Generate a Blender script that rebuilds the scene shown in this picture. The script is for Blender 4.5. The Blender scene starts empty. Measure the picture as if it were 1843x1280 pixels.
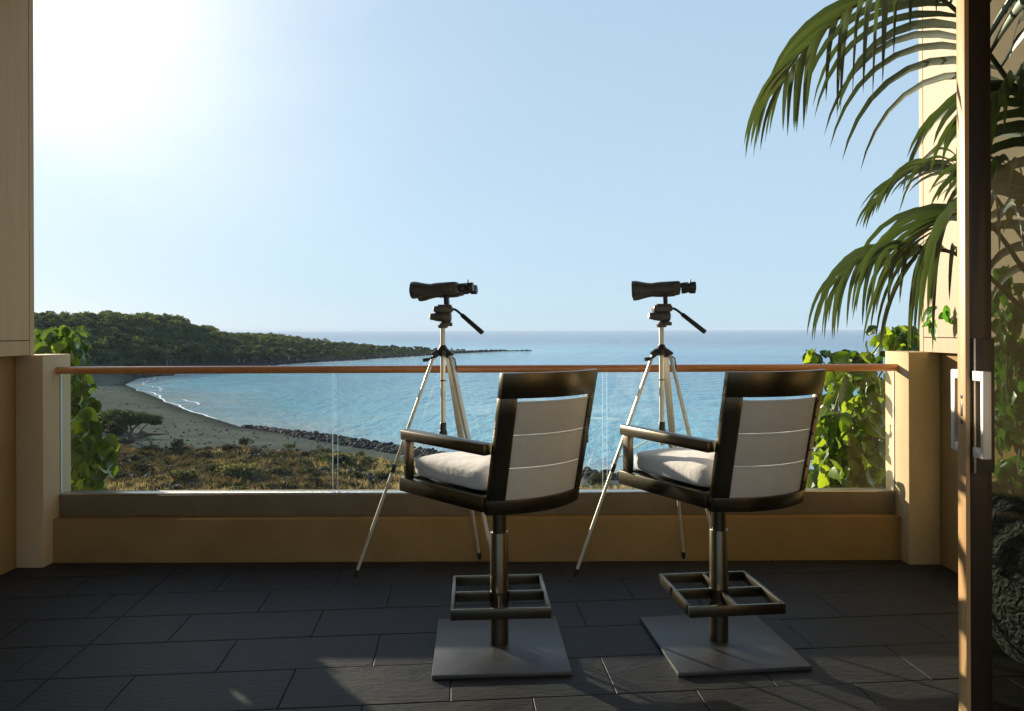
import bpy, bmesh, math, random
import numpy as np
from mathutils import Vector, Matrix, Quaternion, noise as mnoise

random.seed(11)
RNG = np.random.default_rng(11)
scn = bpy.context.scene
C = scn.collection
R = math.radians

# ------------------------------------------------------------------ camera, sky, sun, exposure
F = 1290.0                 # focal length in photo pixels (photo 1843 wide)
EYE = 1.30                 # eye height above the balcony floor
HOR = 594.0                # horizon row in the photo
SEA = -14.0

cam_d = bpy.data.cameras.new("camera")
cam_d.sensor_width = 36.0
cam_d.lens = 36.0 * F / 1843.0
cam_d.shift_y = -(640.0 - HOR) / 1843.0
cam_d.clip_start = 0.05
cam_d.clip_end = 60000.0
cam = bpy.data.objects.new("camera", cam_d)
cam.location = (0, 0, EYE)
cam.rotation_euler = (R(90), 0, 0)
cam.rotation_euler = (Matrix.Rotation(R(90), 4, 'X') @ Matrix.Rotation(R(-0.2), 4, 'Z')).to_euler()
C.objects.link(cam)
scn.camera = cam

SUN_AZ = math.atan(0.97)                     # left of +Y
SUN_EL = math.atan(0.30 * math.cos(SUN_AZ))
sun_dir = Vector((-math.sin(SUN_AZ) * math.cos(SUN_EL), math.cos(SUN_AZ) * math.cos(SUN_EL), math.sin(SUN_EL)))

world = bpy.data.worlds.new("World")
scn.world = world
world.use_nodes = True
wn = world.node_tree.nodes
wl = world.node_tree.links
for n in list(wn):
    wn.remove(n)
sky = wn.new("ShaderNodeTexSky")
sky.sky_type = 'NISHITA'
sky.sun_disc = False
sky.sun_elevation = SUN_EL
sky.sun_rotation = -SUN_AZ
sky.altitude = 10
sky.air_density = 1.0
sky.dust_density = 0.3
sky.ozone_density = 3.0
bg = wn.new("ShaderNodeBackground")
bg.inputs['Strength'].default_value = 0.10
wo = wn.new("ShaderNodeOutputWorld")
tcw = wn.new("ShaderNodeTexCoord")
sep = wn.new("ShaderNodeSeparateXYZ")
wl.new(tcw.outputs['Generated'], sep.inputs[0])


def wmath(op, a, b=None, c=None):
    n = wn.new("ShaderNodeMath")
    n.operation = op
    for i, x in enumerate((a, b, c)):
        if x is None:
            continue
        if isinstance(x, (int, float)):
            n.inputs[i].default_value = x
        else:
            wl.new(x, n.inputs[i])
    return n.outputs[0]


# pale blue hazy daylight sky: the Nishita sky under a thin even veil, paler towards the horizon
veil = wn.new("ShaderNodeValToRGB")
el = veil.color_ramp.elements
while len(el) < 4:
    el.new(0.5)
for e_, (p_, c_) in zip(el, ((0.0, (0.60, 0.81, 0.97)), (0.14, (0.58, 0.79, 0.965)), (0.45, (0.50, 0.69, 0.90)), (1.0, (0.26, 0.43, 0.75)))):
    e_.position = p_
    e_.color = (*c_, 1)
wl.new(wmath('MAXIMUM', sep.outputs['Z'], 0.0), veil.inputs['Fac'])
vs = wn.new("ShaderNodeVectorMath")
vs.operation = 'SCALE'
vs.inputs['Scale'].default_value = 5.0
wl.new(veil.outputs['Color'], vs.inputs[0])
ns = wn.new("ShaderNodeVectorMath")
ns.operation = 'SCALE'
ns.inputs['Scale'].default_value = 0.08
wl.new(sky.outputs['Color'], ns.inputs[0])
sm = wn.new("ShaderNodeVectorMath")
sm.operation = 'ADD'
wl.new(vs.outputs[0], sm.inputs[0])
wl.new(ns.outputs[0], sm.inputs[1])
# glow of the sun painted into the sky as a bright cloudy patch
cdir = Vector(((90 - 921.5) / F, 1.0, (HOR + 40) / F)).normalized()
dp = wn.new("ShaderNodeVectorMath")
dp.operation = 'DOT_PRODUCT'
dp.inputs[1].default_value = cdir
wl.new(tcw.outputs['Generated'], dp.inputs[0])
cn = wn.new("ShaderNodeTexNoise")
cn.inputs['Scale'].default_value = 3.2
cn.inputs['Detail'].default_value = 5
cn.inputs['Roughness'].default_value = 0.5
cn.inputs['Distortion'].default_value = 0.4
cmap = wn.new("ShaderNodeMapping")
cmap.inputs['Scale'].default_value = (1.0, 1.0, 2.2)
wl.new(tcw.outputs['Generated'], cmap.inputs[0])
wl.new(cmap.outputs[0], cn.inputs['Vector'])
ang = wmath('ARCCOSINE', wmath('MINIMUM', dp.outputs['Value'], 1.0))
edge = wmath('ADD', ang, wmath('MULTIPLY', wmath('SUBTRACT', cn.outputs['Fac'], 0.5), 0.16))
cfac = wmath('MINIMUM', wmath('EXPONENT', wmath('MULTIPLY', wmath('MAXIMUM', wmath('SUBTRACT', edge, 0.03), 0.0), -7.0)), 1.0)
cm = wn.new("ShaderNodeMix")
cm.data_type = 'RGBA'
wl.new(cfac, cm.inputs['Factor'])
wl.new(sm.outputs[0], cm.inputs[6])
cm.inputs[7].default_value = (9.0, 8.9, 8.6, 1)
wl.new(cm.outputs[2], bg.inputs['Color'])
wl.new(bg.outputs['Background'], wo.inputs['Surface'])

sun_d = bpy.data.lights.new("sun", 'SUN')
sun_d.energy = 5.0
sun_d.angle = R(0.5)
sun_d.color = (1.0, 0.86, 0.66)
sun_o = bpy.data.objects.new("sun", sun_d)
sun_o.rotation_euler = sun_dir.to_track_quat('Z', 'Y').to_euler()
C.objects.link(sun_o)

scn.view_settings.view_transform = 'Standard'
scn.view_settings.look = 'None'
scn.view_settings.gamma = 1.0
scn.view_settings.exposure = 0.8
scn.view_settings.use_curve_mapping = False


def P(px, py, Y):
    """point at depth Y that lies on the photo's ray through (px, py)"""
    return Vector(((px - 921.5) / F * Y, Y, EYE - (py - HOR) / F * Y))


# ------------------------------------------------------------------ materials
def new_mat(name):
    m = bpy.data.materials.new(name)
    m.use_nodes = True
    nt = m.node_tree
    return m, nt, nt.nodes.get('Principled BSDF'), nt.nodes.get('Material Output')


def N(nt, typ, **kw):
    n = nt.nodes.new(typ)
    for k, v in kw.items():
        setattr(n, k, v)
    return n


def ramp(nt, stops):
    r = N(nt, 'ShaderNodeValToRGB')
    e = r.color_ramp.elements
    while len(e) < len(stops):
        e.new(0.5)
    for i, (p, c) in enumerate(stops):
        e[i].position = p
        e[i].color = (c[0], c[1], c[2], 1)
    return r


def coords(nt, kind='Object', scale=(1, 1, 1), rot=(0, 0, 0)):
    tc = N(nt, 'ShaderNodeTexCoord')
    mp = N(nt, 'ShaderNodeMapping')
    mp.inputs['Scale'].default_value = scale
    mp.inputs['Rotation'].default_value = rot
    nt.links.new(tc.outputs[kind], mp.inputs['Vector'])
    return mp.outputs['Vector']


def noise_tex(nt, vec, scale, detail=4, rough=0.6, dist=0.0):
    n = N(nt, 'ShaderNodeTexNoise')
    n.inputs['Scale'].default_value = scale
    n.inputs['Detail'].default_value = detail
    n.inputs['Roughness'].default_value = rough
    n.inputs['Distortion'].default_value = dist
    nt.links.new(vec, n.inputs['Vector'])
    return n


def simple(name, c1, c2=None, rough=0.5, metal=0.0, scale=8.0, stretch=(1, 1, 1), bump=0.0, bscale=None,
           rvar=0.0, spec=0.5, detail=5, coat=0.0, sheen=0.0):
    m, nt, b, o = new_mat(name)
    c2 = c2 or c1
    v = coords(nt, 'Object', stretch)
    nz = noise_tex(nt, v, scale, detail)
    rp = ramp(nt, [(0.3, c1), (0.7, c2)])
    nt.links.new(nz.outputs['Fac'], rp.inputs['Fac'])
    nt.links.new(rp.outputs['Color'], b.inputs['Base Color'])
    b.inputs['Roughness'].default_value = rough
    b.inputs['Metallic'].default_value = metal
    b.inputs['Specular IOR Level'].default_value = spec
    b.inputs['Coat Weight'].default_value = coat
    b.inputs['Sheen Weight'].default_value = sheen
    if rvar:
        mr = N(nt, 'ShaderNodeMapRange')
        mr.inputs['To Min'].default_value = max(0, rough - rvar)
        mr.inputs['To Max'].default_value = rough + rvar
        nt.links.new(nz.outputs['Fac'], mr.inputs['Value'])
        nt.links.new(mr.outputs['Result'], b.inputs['Roughness'])
    if bump:
        nb = noise_tex(nt, v, bscale or scale * 3, 6)
        bp = N(nt, 'ShaderNodeBump')
        bp.inputs['Strength'].default_value = bump
        bp.inputs['Distance'].default_value = 0.01
        nt.links.new(nb.outputs['Fac'], bp.inputs['Height'])
        nt.links.new(bp.outputs['Normal'], b.inputs['Normal'])
    return m


def wood(name, dark, light, stretch, rough=0.4, scale=6.0, coat=0.0, contrast=(0.3, 0.7), bump=0.05):
    m, nt, b, o = new_mat(name)
    v = coords(nt, 'Object', stretch)
    n1 = noise_tex(nt, v, scale, 8, 0.65, 0.6)
    n2 = noise_tex(nt, v, scale * 5, 4, 0.7, 0.2)
    mx = N(nt, 'ShaderNodeMath', operation='MULTIPLY_ADD')
    mx.inputs[1].default_value = 0.35
    nt.links.new(n2.outputs['Fac'], mx.inputs[0])
    sc = N(nt, 'ShaderNodeMath', operation='MULTIPLY')
    sc.inputs[1].default_value = 0.65
    nt.links.new(n1.outputs['Fac'], sc.inputs[0])
    nt.links.new(sc.outputs[0], mx.inputs[2])
    rp = ramp(nt, [(contrast[0], dark), (contrast[1], light)])
    nt.links.new(mx.outputs[0], rp.inputs['Fac'])
    nt.links.new(rp.outputs['Color'], b.inputs['Base Color'])
    b.inputs['Roughness'].default_value = rough
    b.inputs['Coat Weight'].default_value = coat
    b.inputs['Coat Roughness'].default_value = 0.15
    bp = N(nt, 'ShaderNodeBump')
    bp.inputs['Strength'].default_value = bump
    bp.inputs['Distance'].default_value = 0.004
    nt.links.new(mx.outputs[0], bp.inputs['Height'])
    nt.links.new(bp.outputs['Normal'], b.inputs['Normal'])
    return m


def leaf_mat(name, c_dark, c_light, trans, tfac=0.45, gloss=0.12, grough=0.35, attr=None, scale=3.0, veins=True):
    m, nt, b, o = new_mat(name)
    nt.nodes.remove(b)
    oi = N(nt, 'ShaderNodeObjectInfo')
    if attr:
        at = N(nt, 'ShaderNodeAttribute')
        at.attribute_name = attr
        fac = at.outputs['Fac']
    else:
        v = coords(nt, 'Object')
        nz = noise_tex(nt, v, scale, 4)
        ad = N(nt, 'ShaderNodeMath', operation='MULTIPLY_ADD')
        ad.inputs[1].default_value = 0.5
        sc = N(nt, 'ShaderNodeMath', operation='MULTIPLY')
        sc.inputs[1].default_value = 0.55
        nt.links.new(oi.outputs['Random'], sc.inputs[0])
        nt.links.new(nz.outputs['Fac'], ad.inputs[0])
        nt.links.new(sc.outputs[0], ad.inputs[2])
        fac = ad.outputs[0]
    rp = ramp(nt, [(0.2, c_dark), (0.85, c_light)])
    nt.links.new(fac, rp.inputs['Fac'])
    df = N(nt, 'ShaderNodeBsdfDiffuse')
    tr = N(nt, 'ShaderNodeBsdfTranslucent')
    gl = N(nt, 'ShaderNodeBsdfGlossy')
    gl.inputs['Roughness'].default_value = grough
    gl.inputs['Color'].default_value = (0.8, 0.85, 0.8, 1)
    nt.links.new(rp.outputs['Color'], df.inputs['Color'])
    tm = N(nt, 'ShaderNodeMix', data_type='RGBA', blend_type='MULTIPLY')
    tm.inputs['Factor'].default_value = 1.0
    nt.links.new(rp.outputs['Color'], tm.inputs[6])
    tm.inputs[7].default_value = (trans[0], trans[1], trans[2], 1)
    nt.links.new(tm.outputs[2], tr.inputs['Color'])
    m1 = N(nt, 'ShaderNodeMixShader')
    m1.inputs[0].default_value = tfac
    nt.links.new(df.outputs[0], m1.inputs[1])
    nt.links.new(tr.outputs[0], m1.inputs[2])
    m2 = N(nt, 'ShaderNodeMixShader')
    lw = N(nt, 'ShaderNodeLayerWeight')
    lw.inputs['Blend'].default_value = 0.25
    ms = N(nt, 'ShaderNodeMath', operation='MULTIPLY_ADD')
    ms.inputs[1].default_value = gloss * 1.5
    ms.inputs[2].default_value = gloss * 0.3
    nt.links.new(lw.outputs['Fresnel'], ms.inputs[0])
    nt.links.new(ms.outputs[0], m2.inputs[0])
    nt.links.new(m1.outputs[0], m2.inputs[1])
    nt.links.new(gl.outputs[0], m2.inputs[2])
    nt.links.new(m2.outputs[0], o.inputs['Surface'])
    return m


def glass_mat(name, tint, refl=1.0, rough=0.0, dirt=0.0):
    m, nt, b, o = new_mat(name)
    nt.nodes.remove(b)
    t = N(nt, 'ShaderNodeBsdfTransparent')
    t.inputs['Color'].default_value = (*tint, 1)
    g = N(nt, 'ShaderNodeBsdfGlossy')
    g.inputs['Roughness'].default_value = rough
    fr = N(nt, 'ShaderNodeFresnel')
    ge = N(nt, 'ShaderNodeNewGeometry')
    io = N(nt, 'ShaderNodeMapRange')
    io.inputs['To Min'].default_value = 1.45
    io.inputs['To Max'].default_value = 1 / 1.45
    nt.links.new(ge.outputs['Backfacing'], io.inputs['Value'])
    nt.links.new(io.outputs['Result'], fr.inputs['IOR'])
    mu = N(nt, 'ShaderNodeMath', operation='MULTIPLY')
    mu.inputs[1].default_value = refl
    nt.links.new(fr.outputs[0], mu.inputs[0])
    mx = N(nt, 'ShaderNodeMixShader')
    nt.links.new(mu.outputs[0], mx.inputs[0])
    nt.links.new(t.outputs[0], mx.inputs[1])
    nt.links.new(g.outputs[0], mx.inputs[2])
    last = mx
    if dirt:
        d = N(nt, 'ShaderNodeBsdfDiffuse')
        d.inputs['Color'].default_value = (0.8, 0.8, 0.78, 1)
        v = coords(nt, 'Object', (1, 1, 0.35))
        nz = noise_tex(nt, v, 3.0, 6, 0.7)
        mr = N(nt, 'ShaderNodeMapRange')
        mr.inputs['From Min'].default_value = 0.45
        mr.inputs['From Max'].default_value = 0.9
        mr.inputs['To Max'].default_value = dirt
        nt.links.new(nz.outputs['Fac'], mr.inputs['Value'])
        m2 = N(nt, 'ShaderNodeMixShader')
        nt.links.new(mr.outputs['Result'], m2.inputs[0])
        nt.links.new(mx.outputs[0], m2.inputs[1])
        nt.links.new(d.outputs[0], m2.inputs[2])
        last = m2
    nt.links.new(last.outputs[0], o.inputs['Surface'])
    return m


M = {}
M['slate'] = simple('slate', (0.021, 0.0208, 0.0205), (0.043, 0.042, 0.0415), rough=0.55, scale=5, stretch=(1, 3, 1), bump=0.5, bscale=22, rvar=0.15, spec=0.3)
M['grout'] = simple('grout', (0.012, 0.012, 0.012), (0.03, 0.028, 0.026), rough=0.9, scale=30)
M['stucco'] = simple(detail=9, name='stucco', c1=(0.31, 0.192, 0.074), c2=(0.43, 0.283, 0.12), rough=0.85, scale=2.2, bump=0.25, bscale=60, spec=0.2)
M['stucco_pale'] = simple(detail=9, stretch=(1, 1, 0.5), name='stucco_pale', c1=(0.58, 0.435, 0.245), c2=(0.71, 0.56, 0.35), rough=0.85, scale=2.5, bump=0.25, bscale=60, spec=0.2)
M['panel_wood'] = wood('panel_wood', (0.54, 0.345, 0.145), (0.68, 0.46, 0.22), (6, 6, 0.35), rough=0.6, scale=3.0, contrast=(0.25, 0.75))
M['panel_wood_sun'] = wood('panel_wood_sun', (0.38, 0.27, 0.16), (0.47, 0.35, 0.215), (6, 6, 0.35), rough=0.6, scale=3.0, contrast=(0.25, 0.75))  # sunlit copy of the panel wood, colour toned down against the sun
M['stone_cap'] = simple('stone_cap', (0.20, 0.15, 0.09), (0.26, 0.20, 0.125), rough=0.6, scale=6, bump=0.15, bscale=40, spec=0.3)
M['rail_wood'] = wood('rail_wood', (0.50, 0.17, 0.052), (0.80, 0.36, 0.125), (0.5, 7, 7), rough=0.35, scale=6, coat=0.5)
M['door_wood_lit'] = wood('door_wood_lit', (0.46, 0.28, 0.12), (0.62, 0.40, 0.19), (9, 9, 0.4), rough=0.45, scale=4, coat=0.2)  # lighter door wood, sun on the stile's edge put into the colour
M['door_dark'] = wood('door_dark', (0.014, 0.008, 0.006), (0.034, 0.017, 0.011), (9, 9, 0.4), rough=0.45, scale=4, coat=0.2)
M['aluminium'] = simple('aluminium', (0.72, 0.72, 0.70), (0.80, 0.79, 0.77), rough=0.35, metal=1.0, scale=20)
M['steel'] = simple('steel', (0.60, 0.59, 0.56), (0.72, 0.70, 0.66), rough=0.3, metal=1.0, scale=14, rvar=0.08)
M['bronze'] = simple('bronze', (0.125, 0.108, 0.075), (0.145, 0.125, 0.086), rough=0.31, metal=1.0, scale=40)
M['plate'] = simple('plate', (0.095, 0.095, 0.098), (0.13, 0.13, 0.133), rough=0.45, metal=0.5, scale=9, rvar=0.12)
M['satin'] = simple('satin_steel', (0.80, 0.78, 0.74), (0.86, 0.84, 0.80), rough=0.5, metal=0.45, scale=20)
M['pull_plate'] = simple('pull_plate', (0.06, 0.05, 0.042), (0.08, 0.068, 0.055), rough=0.45, metal=0.4, scale=20)
M['champagne'] = simple('champagne', (0.72, 0.68, 0.56), (0.80, 0.76, 0.64), rough=0.42, metal=0.4, scale=12)
M['black_plastic'] = simple('black_plastic', (0.022, 0.022, 0.021), (0.04, 0.04, 0.037), rough=0.38, scale=25, bump=0.08)
M['grey_plastic'] = simple('grey_plastic', (0.08, 0.075, 0.06), (0.12, 0.115, 0.10), rough=0.4, scale=25, bump=0.05)
M['bino'] = simple('bino_rubber', (0.055, 0.06, 0.05), (0.08, 0.085, 0.07), rough=0.36, scale=40, bump=0.25, bscale=300)
M['lens'] = simple('lens', (0.02, 0.03, 0.05), rough=0.03, spec=0.9)
M['sling'] = simple('sling', (0.72, 0.66, 0.55), (0.77, 0.71, 0.60), rough=0.8, scale=30, bump=0.2, bscale=500, sheen=0.2)
M['gap_strip'] = simple('gap_strip', (0.80, 0.79, 0.76), rough=0.7)  # white strips painted in the gaps as sunlit cushion edges
M['cushion'] = simple('cushion', (0.78, 0.77, 0.74), (0.84, 0.83, 0.81), rough=0.9, scale=9, bump=0.5, bscale=16, sheen=0.3)
M['plaster_dark'] = simple('plaster_dark', (0.50, 0.38, 0.22), (0.56, 0.43, 0.26), rough=0.9, scale=2)
M['ceiling'] = simple('ceiling_paint', (0.72, 0.60, 0.42), (0.76, 0.64, 0.46), rough=0.9, scale=2)
M['glass'] = glass_mat('glass', (0.965, 0.985, 0.98), 0.9, 0.0, 0.05)
M['door_glass'] = glass_mat('door_glass', (0.47, 0.49, 0.46), 1.0)
M['glass_edge'] = simple('glass_edge', (0.70, 0.82, 0.78), (0.75, 0.86, 0.82), rough=0.15, spec=0.8)
M['vine'] = leaf_mat('vine_leaf', (0.04, 0.08, 0.012), (0.18, 0.26, 0.035), (3.0, 2.6, 0.8), 0.55, 0.10, 0.42, scale=9)
M['vine_dark'] = leaf_mat('vine_leaf_dark', (0.025, 0.055, 0.012), (0.07, 0.12, 0.022), (2.4, 2.3, 0.8), 0.45, 0.10, 0.42, scale=9)  # vine leaf coloured darker for shade inside the vines
M['ficus'] = leaf_mat('ficus_leaf', (0.03, 0.10, 0.018), (0.08, 0.22, 0.04), (2.2, 2.4, 0.9), 0.5, 0.14, 0.4, scale=9)
M['palm'] = leaf_mat('palm_leaflet', (0.036, 0.056, 0.026), (0.078, 0.104, 0.052), (1.7, 2.0, 0.6), 0.27, 0.36, 0.45, scale=2)
M['stem'] = simple('stem', (0.07, 0.09, 0.03), (0.14, 0.15, 0.06), rough=0.6, scale=12)
M['bark'] = simple('bark', (0.05, 0.038, 0.026), (0.12, 0.095, 0.07), rough=0.9, scale=4, bump=0.6, bscale=10)
M['pale_bark'] = simple('pale_bark', (0.17, 0.155, 0.125), (0.26, 0.24, 0.20), rough=0.9, scale=2)
M['rock'] = simple(spec=0.2, name='lava_rock', c1=(0.012, 0.012, 0.012), c2=(0.045, 0.043, 0.04), rough=0.85, scale=2.5, bump=0.6, bscale=6)
M['foliage'] = leaf_mat('hill_foliage', (0.038, 0.054, 0.022), (0.112, 0.130, 0.050), (1.8, 1.8, 0.7), 0.35, 0.03, 0.6, attr='tint')
M['shrub'] = leaf_mat('scrub_foliage', (0.035, 0.034, 0.018), (0.165, 0.160, 0.075), (1.6, 1.5, 0.8), 0.35, 0.03, 0.6, attr='tint')
M['grass'] = leaf_mat('dry_grass', (0.08, 0.064, 0.036), (0.48, 0.385, 0.21), (1.5, 1.35, 0.9), 0.45, 0.03, 0.6, attr='tint')
M['soil_plain'] = simple('inland_soil', (0.07, 0.065, 0.035), (0.14, 0.12, 0.065), rough=0.95, scale=0.2)
M['beach_green'] = leaf_mat('beach_green', (0.03, 0.05, 0.015), (0.12, 0.16, 0.045), (1.5, 1.6, 0.7), 0.4, 0.05, 0.5, attr='tint')
M['driftwood'] = wood('driftwood', (0.05, 0.035, 0.022), (0.13, 0.095, 0.06), (0.6, 6, 6), rough=0.9, scale=3)


# ------------------------------------------------------------------ objects
def link(name, me, mat=None, parent=None):
    o = bpy.data.objects.new(name, me)
    C.objects.link(o)
    if mat is not None and me is not None and len(me.materials) == 0:
        for mm in (mat if isinstance(mat, (list, tuple)) else [mat]):
            me.materials.append(mm)
    if parent is not None:
        o.parent = parent
    return o


def tag(o, label=None, cat=None, group=None, kind=None):
    for k, v in (('label', label), ('category', cat), ('group', group), ('kind', kind)):
        if v:
            o[k] = v
    return o


def thing(name, label, cat, loc=(0, 0, 0), rz=0.0, group=None):
    o = bpy.data.objects.new(name, None)
    o.empty_display_size = 0.2
    C.objects.link(o)
    o.location = loc
    o.rotation_euler = (0, 0, rz)
    return tag(o, label, cat, group)


def copy_tree(o, parent=None):
    c = o.copy()
    C.objects.link(c)
    if parent is not None:
        c.parent = parent
    for ch in list(o.children):
        copy_tree(ch, c)
    return c


class B:
    """collects shapes, becomes ONE mesh"""

    def __init__(self):
        self.bm = bmesh.new()

    def box(self, x0, x1, y0, y1, z0, z1, bev=0.0, mat=None, seg=2, mi=0):
        vs = [Vector((x, y, z)) for x in (x0, x1) for y in (y0, y1) for z in (z0, z1)]
        if mat is not None:
            vs = [mat @ v for v in vs]
        return self.hexa(vs, bev, seg, mi)

    def hexa(self, vs, bev=0.0, seg=2, mi=0):
        # order: (x0y0z0, x0y0z1, x0y1z0, x0y1z1, x1y0z0, x1y0z1, x1y1z0, x1y1z1)
        t = bmesh.new()
        v = [t.verts.new(p) for p in vs]
        for f in ((0, 1, 3, 2), (4, 6, 7, 5), (0, 4, 5, 1), (2, 3, 7, 6), (0, 2, 6, 4), (1, 5, 7, 3)):
            t.faces.new([v[i] for i in f])
        bmesh.ops.recalc_face_normals(t, faces=t.faces)
        if bev > 0:
            bmesh.ops.bevel(t, geom=list(t.edges), offset=bev, segments=seg, affect='EDGES', profile=0.5)
        for f in t.faces:
            f.material_index = mi
        self.merge(t)
        return self

    def merge(self, t):
        me = bpy.data.meshes.new('tmp')
        t.to_mesh(me)
        t.free()
        self.bm.from_mesh(me)
        bpy.data.meshes.remove(me)

    def bar(self, p, q, w, h, bev=0.0, up=Vector((0, 0, 1))):
        p, q = Vector(p), Vector(q)
        d = q - p
        L = d.length
        y = d.normalized()
        x = y.cross(up)
        if x.length < 1e-5:
            x = y.cross(Vector((1, 0, 0)))
        x.normalize()
        z = x.cross(y)
        m = Matrix.Translation(p) @ Matrix((x, y, z)).transposed().to_4x4()
        self.box(-w / 2, w / 2, 0, L, -h / 2, h / 2, bev, m)
        return self

    def tube(self, pts, rad, seg=12, caps=True):
        pts = [Vector(p) for p in pts]
        n = len(pts)
        if not hasattr(rad, '__len__'):
            rad = [rad] * n
        rings = []
        up = None
        for i, p in enumerate(pts):
            a = pts[max(i - 1, 0)]
            b = pts[min(i + 1, n - 1)]
            d = (b - a).normalized()
            if up is None:
                up = Vector((0, 0, 1)) if abs(d.z) < 0.9 else Vector((1, 0, 0))
            x = d.cross(up)
            if x.length < 1e-6:
                x = d.cross(Vector((0, 1, 0)))
            x.normalize()
            y = x.cross(d)
            up = -y if False else y
            rings.append([self.bm.verts.new(p + (x * math.cos(t) + y * math.sin(t)) * rad[i])
                          for t in [2 * math.pi * k / seg for k in range(seg)]])
        for i in range(n - 1):
            for k in range(seg):
                f = self.bm.faces.new((rings[i][k], rings[i][(k + 1) % seg], rings[i + 1][(k + 1) % seg], rings[i + 1][k]))
                f.smooth = True
        if caps:
            self.bm.faces.new(rings[0][::-1])
            self.bm.faces.new(rings[-1])
        return self

    def lathe(self, prof, m=Matrix.Identity(4), seg=24, cap=True):
        """prof: (axial, radius) along local z"""
        rings = []
        for a, r in prof:
            rings.append([self.bm.verts.new(m @ Vector((r * math.cos(2 * math.pi * k / seg), r * math.sin(2 * math.pi * k / seg), a)))
                          for k in range(seg)])
        for i in range(len(prof) - 1):
            for k in range(seg):
                f = self.bm.faces.new((rings[i][k], rings[i][(k + 1) % seg], rings[i + 1][(k + 1) % seg], rings[i + 1][k]))
                f.smooth = True
        if cap:
            self.bm.faces.new(rings[0][::-1])
            self.bm.faces.new(rings[-1])
        return self

    def build(self, name, mat, parent=None, smooth=False, sharp=35):
        bmesh.ops.recalc_face_normals(self.bm, faces=self.bm.faces)
        me = bpy.data.meshes.new(name)
        self.bm.to_mesh(me)
        self.bm.free()
        if smooth:
            for p in me.polygons:
                p.use_smooth = True
        try:
            me.set_sharp_from_angle(angle=R(sharp))
        except Exception:
            pass
        return link(name, me, mat, parent)


def np_mesh(name, V, Fc, tint=None):
    V = np.asarray(V, dtype=np.float32)
    Fc = np.asarray(Fc, dtype=np.int32)
    k = Fc.shape[1]
    me = bpy.data.meshes.new(name)
    me.vertices.add(len(V))
    me.vertices.foreach_set('co', V.ravel())
    me.loops.add(Fc.size)
    me.loops.foreach_set('vertex_index', Fc.ravel())
    me.polygons.add(len(Fc))
    me.polygons.foreach_set('loop_start', np.arange(0, Fc.size, k, dtype=np.int32))
    me.polygons.foreach_set('loop_total', np.full(len(Fc), k, dtype=np.int32))
    if tint is not None:
        a = me.attributes.new('tint', 'FLOAT', 'POINT')
        a.data.foreach_set('value', np.asarray(tint, dtype=np.float32))
    me.update()
    me.validate()
    return me


# ------------------------------------------------------------------ land and sea
SHORE = np.array([(400, -10), (200, 35), (120, 52), (60, 64), (32, 71.5), (9.4, 76.5), (-3, 84), (-14.6, 93.5), (-25.8, 103), (-43.9, 115), (-53, 126.5),
                  (-67.7, 145), (-87.4, 173), (-111, 205.6), (-121, 232), (-119, 258), (-112, 299), (-97, 346), (-81, 372),
                  (-69, 403), (-43, 459), (-22, 497), (-5, 519), (-3, 526), (-30, 522), (-90, 560), (-200, 640), (-500, 900),
                  (-900, 1150), (-1700, 1200), (-1700, -120), (400, -120)], dtype=float)


def shore_dist(X, Y):
    """signed distance to the coast, positive inland"""
    d2 = np.full(X.shape, 1e18)
    inside = np.zeros(X.shape, dtype=bool)
    n = len(SHORE)
    for i in range(n):
        ax, ay = SHORE[i]
        bx, by = SHORE[(i + 1) % n]
        dx, dy = bx - ax, by - ay
        t = np.clip(((X - ax) * dx + (Y - ay) * dy) / (dx * dx + dy * dy), 0, 1)
        d2 = np.minimum(d2, (X - ax - t * dx) ** 2 + (Y - ay - t * dy) ** 2)
        c = ((ay > Y) != (by > Y)) & (X < (bx - ax) * (Y - ay) / (by - ay + 1e-12) + ax)
        inside ^= c
    d = np.sqrt(d2)
    return np.where(inside, d, -d)


def vnoise(X, Y, s, seed=0):
    """cheap smooth value noise, -1..1"""
    xs, ys = X / s + seed * 17.13, Y / s - seed * 9.7
    xi, yi = np.floor(xs), np.floor(ys)
    fx, fy = xs - xi, ys - yi
    fx = fx * fx * (3 - 2 * fx)
    fy = fy * fy * (3 - 2 * fy)

    def h(a, b):
        v = np.sin(a * 127.1 + b * 311.7 + seed * 74.7) * 43758.5453
        return (v - np.floor(v)) * 2 - 1
    return (h(xi, yi) * (1 - fx) + h(xi + 1, yi) * fx) * (1 - fy) + (h(xi, yi + 1) * (1 - fx) + h(xi + 1, yi + 1) * fx) * fy


RIDGE_PX = np.array([-400, 62, 130, 200, 270, 312, 334, 341, 383, 390, 480, 550, 600, 650, 700, 760, 800, 850, 912, 1000])
RIDGE_H = np.array([19.0, 20.0, 19.8, 20.6, 21.1, 20.6, 19.6, 15.4, 15.0, 11.4, 10.0, 7.2, 5.6, 4.4, 3.6, 2.8, 1.9, 1.2, 0.7, 0.4])


def smooth(a, b, x):
    t = np.clip((x - a) / (b - a), 0, 1)
    return t * t * (3 - 2 * t)


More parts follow.
